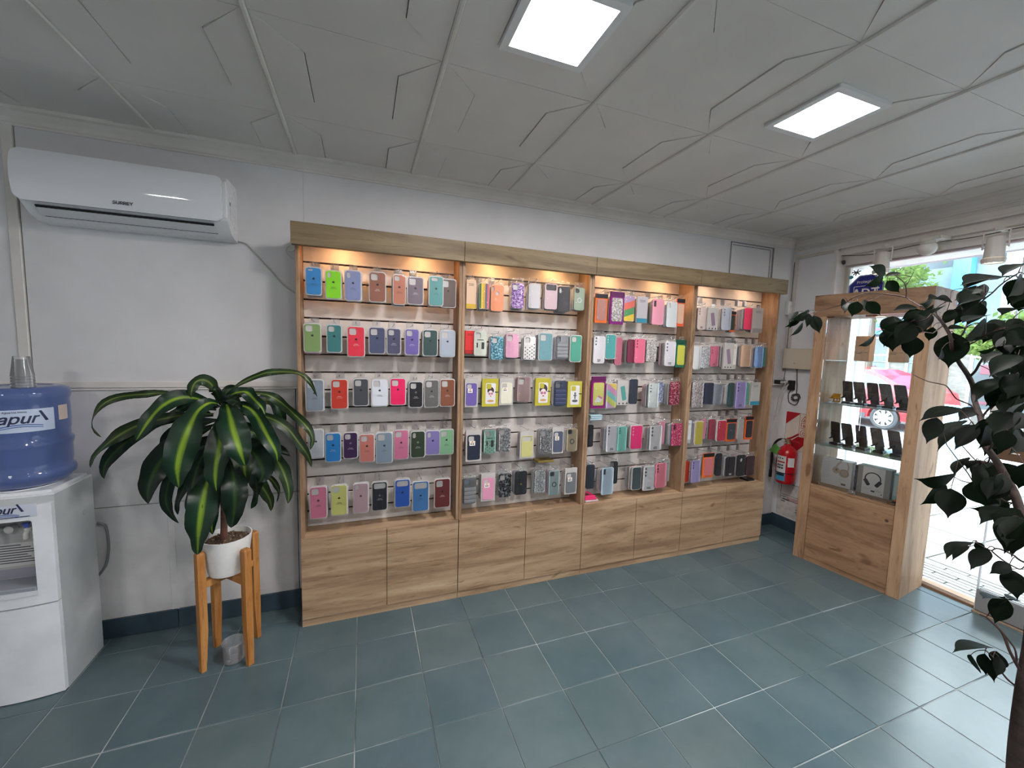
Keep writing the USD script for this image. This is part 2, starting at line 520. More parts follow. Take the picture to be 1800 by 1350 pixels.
alu = pm("8f9092", 0.5, 0.3)
w1 = struct("window_1")
obj(w1, "sill", cbox(3.650, 3.76, 1.245, 2.215, -0.02, 0.014, 0.003), noisy("sill_wood", "6e5138", "8f6f50", scale=5, stretch=(1, 0.2, 1)))
obj(w1, "pane", box(3.690, 3.698, 1.246, 2.190, 0.014, 2.286), glass_m)
obj(w1, "head_rail", cbox(3.675, 3.73, 1.24, 2.215, 2.286, 2.3005, 0.003), pm("b7aaa8", 0.5))
obj(w1, "side_rail", cbox(3.675, 3.73, 2.190, 2.2155, 0.014, 2.286, 0.003), pm("b9b2a8", 0.5))
d1 = struct("door_1")
obj(d1, "pane", box(3.622, 3.632, 0.26, 1.236, 0.15, 2.286), glass_m)
obj(d1, "edge_strip", cbox(3.620, 3.634, 1.2355, 1.243, 0.01, 2.286, 0.001), pm("dfe6ea", 0.25))
obj(d1, "bottom_rail", cbox(3.605, 3.645, 0.26, 1.236, 0.012, 0.150, 0.004), alu)
obj(d1, "threshold", cbox(3.595, 3.76, -0.74, 1.2445, -0.02, 0.008, 0.002), pm("8e7a66", 0.5))
obj(d1, "lock_case", cbox(3.585, 3.606, 1.085, 1.232, 0.985, 1.065, 0.004), pm("6d5542", 0.4, 0.3))
obj(d1, "lock_label", cbox(3.583, 3.5855, 1.135, 1.175, 1.030, 1.037, 0.0005), pm("e8e6e2", 0.4))
obj(d1, "head_rail", cbox(3.60, 3.70, -0.74, 1.2395, 2.286, 2.3005, 0.003), pm("b7aaa8", 0.5))
w2 = struct("window_2")
obj(w2, "pane", box(3.690, 3.698, RY, 0.25, 0.014, 2.286), glass_m)
obj(w2, "sill", cbox(3.650, 3.76, RY, -0.745, -0.02, 0.014, 0.003), pm("8a6b4d", 0.5))

# ---- ceiling lights
led = glow("led_diffuser", (1.0, 0.95, 0.94), LED_STRENGTH)
where = {(0, 0): "square LED ceiling panel nearer the air conditioner, glowing white", (2, 0): "square LED ceiling panel nearer the shop window, glowing white",
         (0, -3): "square LED ceiling panel behind the viewer, middle of its row", (2, -3): "square LED ceiling panel behind the viewer, third of its row from the left", (-4, -3): "square LED ceiling panel behind the viewer, left end of its row", (4, -3): "square LED ceiling panel behind the viewer, hard by the window beam"}
for (i, j), lab in where.items():
    cx, cy = CX + (i + 0.5) * 0.605, CY + (j + 0.5) * 0.6
    t = thing("ceiling_light", lab, "ceiling light", (cx, cy, ZC), group=None)
    ring = rrect(0.305, 0.305, 0.004, cx, cy).difference(rrect(0.252, 0.252, 0.002, cx, cy))
    obj(t, "frame", flat(ring, ZC - 0.010, 0.022), pm("e6e6e6", 0.4))
    obj(t, "diffuser", flat(sbox(cx - 0.127, cy - 0.127, cx + 0.127, cy + 0.127), ZC - 0.007, 0.004), led)

# ---------------------------------------------------------------- wall display units
UX0, UW = -0.318, 0.8665
UPOS = ["leftmost", "second", "third", "rightmost"]
SIDE_Y0, SLAT_Y = 2.352, 2.50
lamp_cols = [(1.0, 0.50, 0.20), (1.0, 0.55, 0.22), (1.0, 0.55, 0.26), (1.0, 0.66, 0.42)]
unit_paths = []
for u in range(4):
    a, b = UX0 + u * UW, UX0 + (u + 1) * UW
    lab = ["oak display unit full of plain silicone phone cases, beside the potted plant",
           "oak display unit second from left, with portrait-printed yellow boxes and foil cases",
           "oak display unit third from left, with pink packs lying on its counter",
           "oak display unit at the right end, nearest the fire extinguisher"][u]
    t = thing("display_unit", lab, "display unit", (a, SLAT_Y, 0), group="oak slatwall display units")
    unit_paths.append(t)
    e = 0.0008
    obj(t, "side_panel", cbox(a + e, a + 0.018, SIDE_Y0, WY - 0.012, 0.508, 2.115, 0.0008), oak_z)
    obj(t, "side_panel", cbox(b - 0.018, b - e, SIDE_Y0, WY - 0.012, 0.508, 2.115, 0.0008), oak_z)
    obj(t, "top_board", cbox(a + e, b - e, 2.345, WY - 0.012, 2.115, 2.133, 0.0008), oak_z)
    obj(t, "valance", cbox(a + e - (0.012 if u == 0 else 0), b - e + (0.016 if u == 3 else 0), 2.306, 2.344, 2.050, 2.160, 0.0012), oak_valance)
    obj(t, "groove_sheet", box(a + 0.018, b - 0.018, SLAT_Y + 0.013, SLAT_Y + 0.020, 0.508, 2.114), groove_m)
    z = 2.0
    edges = [2.112] + [2.0 - 0.1 * k for k in range(15)] + [0.509]
    for k in range(len(edges) - 1):
        hi, lo = edges[k] - (0.0045 if k else 0), edges[k + 1] + (0.0045 if k < len(edges) - 2 else 0)
        obj(t, "slat", cbox(a + 0.0185, b - 0.0185, SLAT_Y, SLAT_Y + 0.0128, lo, hi, 0.0015), slat_m)
    # base cabinet
    obj(t, "counter_board", cbox(a + e, b - e, 2.3625, WY - 0.0125, 0.488, 0.507, 0.0008), oak_x)
    obj(t, "carcass", box(a + e, b - e, 2.363, WY - 0.0125, 0.044, 0.487), oak_z)
    obj(t, "plinth", cbox(a + e, b - e, 2.350, WY - 0.0125, 0.0, 0.043, 0.001), oak_x)
    mid = (a + b) / 2 + 0.012
    obj(t, "door", cbox(a + 0.002, mid - 0.0015, 2.343, 2.3615, 0.046, 0.507, 0.001), oak_x)
    obj(t, "door", cbox(mid + 0.0015, b - 0.002, 2.343, 2.3615, 0.046, 0.507, 0.001), oak_x)
    # lamps in the top board
    lm = glow(f"downlight_glow_{u}", lamp_cols[u], DOWNLIGHT_STRENGTH * (0.75 if u == 3 else 1.0))
    for fx in (0.25, 0.75):
        x, y = a + UW * fx, 2.388
        ring = Point(x, y).buffer(0.032, quad_segs=8).difference(Point(x, y).buffer(0.024, quad_segs=8))
        p = obj(t, "downlight", flat(ring, 2.110, 0.006), pm("d9d4cc", 0.3, 0.6))
        obj(p, "lens", flat(Point(x, y).buffer(0.0245, quad_segs=6), 2.1125, 0.002), lm)

# ---------------------------------------------------------------- hooks and phone cases
CUT = {}


def cutout(cam, w, h):
    """Outline of the camera opening, in case coordinates (centre 0,0)."""
    if cam == "t":
        return rrect(w * 0.44, w * 0.44, 0.009, -w * 0.20, h / 2 - w * 0.30)
    if cam == "h":
        return Point(-w * 0.2, h / 2 - w * 0.28).buffer(w * 0.19, quad_segs=2)
    if cam == "d":
        return rrect(w * 0.23, w * 0.40, 0.008, -w * 0.28, h / 2 - w * 0.29)
    if cam == "p":
        return rrect(w * 0.34, w * 0.14, 0.006, -w * 0.22, h / 2 - w * 0.15)
    if cam == "w2":
        return rrect(w * 0.5, w * 0.26, 0.008, -w * 0.12, h / 2 - w * 0.18)
    if cam == "w":
        return rrect(w * 0.82, w * 0.42, 0.010, 0, h / 2 - w * 0.27)
    if cam == "s":
        return unary_union([Point(-w * 0.30, h / 2 - w * (0.18 + 0.24 * k)).buffer(w * 0.075, quad_segs=3) for k in range(3)])
    if cam == "e":
        return rrect(w * 0.2, w * 0.42, 0.004, -w * 0.28, h / 2 - w * 0.32)
    if cam == "g":
        return rrect(w * 0.40, w * 0.40, 0.010, -w * 0.22, h / 2 - w * 0.28)
    if cam == "o":
        return unary_union([rrect(w * 0.17, w * 0.36, 0.006, -w * 0.32, h / 2 - w * 0.28), Point(0, h * 0.18).buffer(w * 0.15, quad_segs=5)])
    if cam == "q":
        return Point(0, h * 0.26).buffer(w * 0.2, quad_segs=5)
    return None


def fruit_mark(s):
    """Small fruit-shaped emblem with a bite and a leaf, s tall."""
    body = unary_union([affinity.scale(Point(-0.17, 0.02).buffer(0.3, quad_segs=5), 1, 1.2), affinity.scale(Point(0.17, 0.02).buffer(0.3, quad_segs=5), 1, 1.2)])
    body = body.difference(Point(0.52, 0.10).buffer(0.2, quad_segs=4)).difference(Point(0, 0.44).buffer(0.08, quad_segs=3)).difference(Point(0, -0.42).buffer(0.07, quad_segs=3))
    lf = affinity.rotate(affinity.scale(Point(0.06, 0.52).buffer(0.15, quad_segs=3), 0.45, 1), -35)
    return affinity.scale(unary_union([body, lf]), s, s, origin=(0, 0))


def dark(h, f=0.35):
    return "".join(f"{int(int(h[i:i + 2], 16) * f):02x}" for i in (0, 2, 4))


def light(h, f=0.5):
    return "".join(f"{int(255 - (255 - int(h[i:i + 2], 16)) * f):02x}" for i in (0, 2, 4))


def lum(h):
    return sum(int(h[i:i + 2], 16) * k for i, k in ((0, 0.3), (2, 0.59), (4, 0.11)))


_foil = {}


def foil(h):
    if h not in _foil:
        _foil[h] = usdkit.material(stage, f"/World/Looks/crumpled_{h}", {
            "g": ("geometry", {}), "n": ("voronoi_texture", {"scale": 95.0}), "n2": ("noise_texture", {"scale": 45.0, "detail": 2.0, "distortion": 1.5}),
            "c": ("rgb_ramp", {"ramp": [(0.1, lin(dark(h, 0.6))), (0.5, lin(h)), (0.9, lin(light(h, 0.35)))]}),
            "b": ("bump", {"strength": 0.9, "distance": 0.006}),
            "p": ("principled_bsdf", {"roughness": 0.2, "metallic": 0.35})},
            [("g.position", "n.vector"), ("g.position", "n2.vector"), ("n.distance", "c.fac"), ("c.color", "p.base_color"), ("n2.fac", "b.height"), ("b.normal", "p.normal")], surface="p.BSDF")
    return _foil[h]


tray_m = pm("c9c6c4", 0.25, coat=0.3)
liner_m = pm("cbc8c6", 0.4)
card_m = pm("b9b4b0", 0.5)


def tab(t, w, y, z):
    """Hang tab with a slot for the hook."""
    s = rrect(min(0.04, w * 0.6), 0.030, 0.007, 0, 0.012).difference(rrect(0.020, 0.009, 0.004, 0, 0.0125))
    obj(t, "hang_tab", face(s, y + 0.0012, 0.0012, origin[t][0], z), clear_plate)


def sheet(poly, y, x=0.0, z=0.0):
    """A film: the outline as one thin upright skin."""
    v, f = trimesh.creation.triangulate_polygon(poly, engine="earcut")
    return trimesh.Trimesh(np.c_[v[:, 0] + x, np.full(len(v), y), v[:, 1] + z], f, process=False)


def bag(t, x, y, z, w, h, d, seed):
    """The crinkled clear bag over the front of a case, its neck gathered towards the hook."""
    r = np.random.default_rng(seed)
    def skin(nx, nz, z0, z1, f):
        P = [f(i / (nx - 1) * 2 - 1, j / (nz - 1), z0 + (z1 - z0) * j / (nz - 1)) for j in range(nz) for i in range(nx)]
        F = []
        for j in range(nz - 1):
            for i in range(nx - 1):
                a0 = j * nx + i
                F += [(a0, a0 + 1, a0 + nx + 1), (a0, a0 + nx + 1, a0 + nx)]
        return trimesh.Trimesh(P, F, process=False)
    wf = w / 2 + 0.005
    obj(t, "bag", skin(6, 8, z - h / 2 - 0.005, z + h / 2 + 0.001, lambda q, v, zz: (x + q * wf, y - d / 2 * (1 - abs(q) ** 5) + r.normal(0, 0.0006), zz)), clear_bag, smooth=True)
    obj(t, "bag_neck", skin(9, 6, z + h / 2 + 0.001, z + h / 2 + 0.034, lambda q, v, zz: (x + q * wf * (1 - 0.18 * v) + r.normal(0, 0.0016), y + 0.002 + r.normal(0, 0.0042), zz + r.normal(0, 0.0022))), neck_bag)


def case_body(w, h, cam, r=0.012):
    c = cutout(cam, w, h)
    p = rrect(w, h, r)
    return p.difference(c) if c is not None else p


def pack(x, y, z, w, h, st, col, cam, label, seed, group):
    """One pack on a hook; y is its front."""
    r = random.Random(seed)
    t = thing("phone_case", label, "phone case", (x, y, z - h / 2), group=group)
    M = pm(col, 0.45)
    ink = pm("e9e6e4" if lum(col) < 120 else "3c3a3c", 0.5)
    if st == "t":
        obj(t, "tray", face(rrect(w, h, 0.014), y + 0.014, 0.0125, x, z), tray_m)
        cw, ch = w - 0.011, h - 0.012
        obj(t, "case", face(case_body(cw, ch, cam), y + 0.0014, 0.0034, x, z - 0.0005), M)
        if cam in ("t", "d", "p", "w", "w2", "n") and "leftmost" in label:
            obj(t, "emblem", face(affinity.translate(fruit_mark(0.014), x, z + 0.012 - (0.008 if cam == "w" else 0)), y - 0.002, 0.0004), pm(dark(col, 0.3) if lum(col) > 60 else light(col, 0.6), 0.4))
            if cam != "n" and r.random() < 0.85:
                obj(t, "lettering", cat([ftext("iPhone", 0.0042, x, y - 0.002, z - 0.016), ftext("Silicone Case", 0.0034, x, y - 0.002, z - 0.022)]), ink)
        obj(t, "cover", sheet(rrect(w - 0.004, h - 0.004, 0.013), y - 0.0032, x, z), clear_shell)
        tab(t, w, y + 0.006, z + h / 2 - 0.002)
    elif st == "k":
        obj(t, "carton", cbox(x - w / 2, x + w / 2, y, y + 0.015, z - h / 2, z + h / 2, 0.0008), card_m if cam else M)
        if cam == "y":
            q = affinity.rotate(rrect(w * 0.34, h * 0.58, 0.006, 0, -h * 0.02), 12)
            obj(t, "picture", face(affinity.translate(q, x, z), y - 0.0002, 0.0006), pm("4d8f88" if seed % 2 else "8e7488", 0.4))
            obj(t, "lettering", cat([face(Point(x - w * 0.3 + k * w * 0.3, z - h * 0.43).buffer(w * 0.06, quad_segs=3), y - 0.0002, 0.0005) for k in range(3)]), pm("3a3a40", 0.5))
        elif cam:
            cw, ch = w * 0.80, h * 0.78
            obj(t, "case", face(case_body(cw, ch, cam), y - 0.0002, 0.0030, x, z - h * 0.05), M)
            if cam != "w":
                obj(t, "sticker", face(rrect(w * 0.36, w * 0.30, 0.001, x - w * 0.1, z + h * 0.08), y - 0.0033, 0.0003), pm("e8e4dc", 0.5))
                obj(t, "sticker_print", cat([face(rrect(w * 0.06, w * 0.1, 0.001, x - w * 0.17, z + h * 0.06), y - 0.0037, 0.0002), face(rrect(w * 0.06, w * 0.1, 0.001, x - w * 0.05, z + h * 0.06), y - 0.0037, 0.0002)]), pm("20242e", 0.5))
                obj(t, "sticker_flame", face(Polygon([(x - w * 0.2, z + h * 0.11), (x, z + h * 0.11), (x - w * 0.1, z + h * 0.15)]), y - 0.0037, 0.0002), pm("d07a28", 0.5))
        else:
            foot = {"cream boxed": "c9a227"}.get(label.split(" phone")[0], "2d7f96" if "teal" in label else dark(col, 0.8))
            obj(t, "printed_band", face(rrect(w * 0.98, h * 0.16, 0.001, x, z - h * 0.41), y - 0.0002, 0.0004), pm(foot, 0.4))
            obj(t, "lettering", cat([face(rrect(w * 0.5, 0.003, 0.0005, x, z + h * f), y - 0.0002, 0.0003) for f in (0.36, 0.31)]), pm(dark(col, 0.55), 0.5))
        tab(t, w, y + 0.006, z + h / 2 - 0.002)
    elif st == "a":
        obj(t, "carton", cbox(x - w / 2, x + w / 2, y, y + 0.016, z - h / 2, z + h / 2, 0.0008), M)
        px, pz, pw, ph = x + w * 0.02, z - h * 0.03, w * 0.62, h * 0.74
        obj(t, "window_panel", face(affinity.translate(rrect(pw, ph, 0.008), px, pz), y - 0.0002, 0.0004), pm("d9d6d8", 0.4))
        obj(t, "camera_patch", face(affinity.translate(rrect(pw * 0.48, pw * 0.48, 0.006), px - pw * 0.18, pz + ph / 2 - pw * 0.30), y - 0.0006, 0.0008), pm("b9ad3a", 0.4))
        if "statue" in label:
            g = unary_union([Point(px, pz + ph * 0.10).buffer(pw * 0.10), sbox(px - pw * 0.07, pz - ph * 0.2, px + pw * 0.07, pz + ph * 0.05), affinity.scale(Point(px, pz - ph * 0.02).buffer(pw * 0.18), 1, 0.5), affinity.scale(Point(px, pz - ph * 0.3).buffer(pw * 0.32), 1, 0.42)])
            obj(t, "printed_figure", face(g, y - 0.0006, 0.0004), pm("5a5c60", 0.5))
        else:
            k = 1.75 if "close" in label else 1.3
            cz = pz - ph * (0.02 if k > 1 else 0.05)
            hair = affinity.scale(Point(px, cz + 0.016 * k).buffer(0.016 * k), 1, 1.1)
            f_ = affinity.scale(Point(px, cz).buffer(0.0135 * k), 0.9, 1.25)
            win = affinity.translate(rrect(pw, ph, 0.008), px, pz)
            obj(t, "printed_hair", face(hair.intersection(win), y - 0.0006, 0.0003), pm("3a2c30", 0.5))
            obj(t, "printed_face", face(f_, y - 0.0008, 0.0003), pm("e3d3d0", 0.5))
            obj(t, "printed_glasses", face(unary_union([Point(px - 0.006 * k, cz + 0.002).buffer(0.0052 * k), Point(px + 0.006 * k, cz + 0.002).buffer(0.0052 * k)]), y - 0.0011, 0.0003), pm("b0708c", 0.4))
            obj(t, "printed_lips", face(affinity.scale(Point(px, cz - 0.010 * k).buffer(0.0032 * k), 1.2, 0.6), y - 0.0011, 0.0003), pm("7a2436", 0.4))
            obj(t, "printed_collar", face(affinity.scale(Point(px, pz - ph * 0.36).buffer(pw * 0.30), 1.1, 0.36).intersection(win), y - 0.0006, 0.0003), pm("303236" if k == 1 else "c99a66", 0.5))
        obj(t, "side_mark", face(rrect(w * 0.2, 0.006, 0.001, x + w * 0.38, z + h * 0.02), y - 0.001, 0.0004), pm("2a2a26", 0.4))
        tab(t, w, y + 0.006, z + h / 2 - 0.002)
    elif st == "z":
        frame_c = cam
        s = sbox(-w / 2, -h / 2, w / 2, h / 2)
        obj(t, "pouch", face(s, y + 0.011, 0.010, x, z), pm(frame_c, 0.35))
        obj(t, "pouch_header", face(sbox(-w / 2, h / 2 - h * 0.15, w / 2, h / 2 - 0.001), y + 0.001, 0.002, x, z), pm("17171c" if frame_c.startswith("e") else dark(frame_c, 0.7), 0.4))
        obj(t, "case", face(rrect(w * 0.78, h * 0.72, 0.011), y + 0.001, 0.003, x, z - h * 0.05), foil(col) if "silver" in label else M)
        if "pony" in label:
            horse = unary_union([affinity.scale(Point(x + w * 0.05, z - h * 0.22).buffer(w * 0.20), 1.1, 0.9), affinity.rotate(affinity.scale(Point(x - w * 0.12, z - h * 0.26).buffer(w * 0.12), 1.3, 0.7), 25), Polygon([(x - w * 0.02, z - h * 0.12), (x - w * 0.20, z - h * 0.02), (x + w * 0.03, z - h * 0.15)])])
            obj(t, "printed_pony", face(horse, y - 0.0015, 0.0006), pm("e9e6ea", 0.4))
            obj(t, "printed_mane", face(unary_union([Point(x + w * (0.02 + 0.07 * k), z - h * (0.12 + 0.02 * k)).buffer(w * 0.06) for k in range(4)]), y - 0.0023, 0.0006), pm("d88aa8", 0.4))
        obj(t, "bag_front", sheet(rrect(w * 0.84, h * 0.78, 0.008), y - 0.0044, x, z - h * 0.05), clear_bag)
        tab(t, w, y + 0.004, z + h / 2 - 0.002)
    elif st == "r":
        obj(t, "case", face(rrect(w, h, 0.010), y + 0.010, 0.008, x, z), pm("e4d9da", 0.4))
        cols = {"rainbow striped": ["3d6a44", "d8c23c", "caa43a", "5a5c7a", "c9646a"], "rainbow block": ["d3b83a", "4f8f58", "d36a5a", "a992b4"], "pastel rainbow": ["c9a6cc", "c2c86a", "7fb8b4", "c68fb4", "d8c46a"]}
        cs = [v for k, v in cols.items() if label.startswith(k)] or [list(cols.values())[0]]
        cs = cs[0]
        for k, c in enumerate(cs):
            if "striped" in label:
                q = sbox(-w / 2 + w * k / len(cs), -h / 2, -w / 2 + w * (k + 1) / len(cs), h / 2)
            else:
                q = affinity.rotate(sbox(-w, -h / 2 + h * k / len(cs), w, -h / 2 + h * (k + 1) / len(cs)), 18 if "block" in label else -35, origin=(0, 0))
            q = q.intersection(rrect(w * 0.98, h * 0.985, 0.010))
            if not q.is_empty:
                obj(t, "printed_stripe", face(q, y + 0.002, 0.0006, x, z), pm(c, 0.45))
        bag(t, x, y + 0.006, z, w, h, 0.014, seed)
    else:
        mm = foil(col) if st == "f" else M
        if st == "u":
            parts = [face(case_body(w, h, cam, 0.013), y + 0.011, 0.006, x, z)]
            nb = 4
            hh = h * 0.62 / nb
            for k in range(nb):
                zz = z - h / 2 + 0.006 + (k + 0.5) * hh
                obj(t, "padded_rib", cbox(x - w * 0.47, x + w * 0.47, y - 0.003, y + 0.0055, zz - hh * 0.48, zz + hh * 0.48, 0.0042), mm, smooth=50)
            obj(t, "case", parts, mm)
        else:
            obj(t, "case", face(case_body(w, h, cam, 0.013), y + 0.011, 0.0095, x, z), mm)
            if cam and cam not in ("n", "q") and cutout(cam, w, h) is not None:
                obj(t, "liner", face(rrect(w * 0.94, h * 0.96, 0.011), y + 0.012, 0.002, x, z), pm("3b3d42", 0.4) if cam in ("s", "e", "g", "w") else liner_m)
            if cam == "q":
                obj(t, "liner", face(rrect(w * 0.94, h * 0.96, 0.011), y + 0.012, 0.002, x, z), pm("dcdad8", 0.4))
            if cam == "g":
                obj(t, "ring", face(Point(0, 0).buffer(w * 0.22, quad_segs=5).difference(Point(0, 0).buffer(w * 0.15, quad_segs=5)), y + 0.0015, 0.0015, x, z - h * 0.06), pm("d7d7d7" if lum(col) < 165 else "6c665c", 0.3, 0.6))
            if st == "m":
                dots = []
                for a_ in range(5):
                    for b_ in range(9):
                        qx, qz = -w * 0.38 + a_ * w * 0.19, -h * 0.44 + b_ * h * 0.075
                        if (a_ + b_) % 2 == 0 and not (b_ > 6 and a_ < 3):
                            dots.append(affinity.rotate(unary_union([affinity.scale(Point(qx, qz).buffer(w * 0.06, quad_segs=2), 1, 0.45), affinity.scale(Point(qx, qz).buffer(w * 0.06, quad_segs=2), 0.45, 1)]), 45 * (b_ % 2), origin=(qx, qz)))
                obj(t, "printed_motif", face(unary_union(dots), y + 0.0014, 0.0005, x, z), pm("26262a" if lum(col) > 200 else "4d7d70", 0.4))
            if "printed" in label:
                obj(t, "printed_panel", cat([face(rrect(w * 0.22, h * 0.28, 0.003, x + w * 0.2, z - h * 0.08), y + 0.0014, 0.0005), face(rrect(w * 0.5, 0.004, 0.001, x, z + h * 0.16), y + 0.0014, 0.0005), face(rrect(w * 0.1, h * 0.2, 0.001, x - w * 0.25, z - h * 0.06), y + 0.0014, 0.0005)]), pm("2e3034", 0.4))
            if "emblem" in label:
                obj(t, "emblem", face(affinity.rotate(sbox(x - 0.005, z - 0.012, x + 0.005, z - 0.002), 45), y + 0.0014, 0.0008), pm("b99a4a", 0.3, 0.8))
            if "three-lens" in label or cam == "s" and seed % 3 == 0:
                obj(t, "lettering", cat([face(rrect(w * 0.3, 0.003, 0.0008, x, z - h * 0.36 - 0.006 * k), y + 0.0014, 0.0004) for k in range(3)]), ink)
        bag(t, x, y + 0.006, z, w, h, 0.015, seed)
    return t


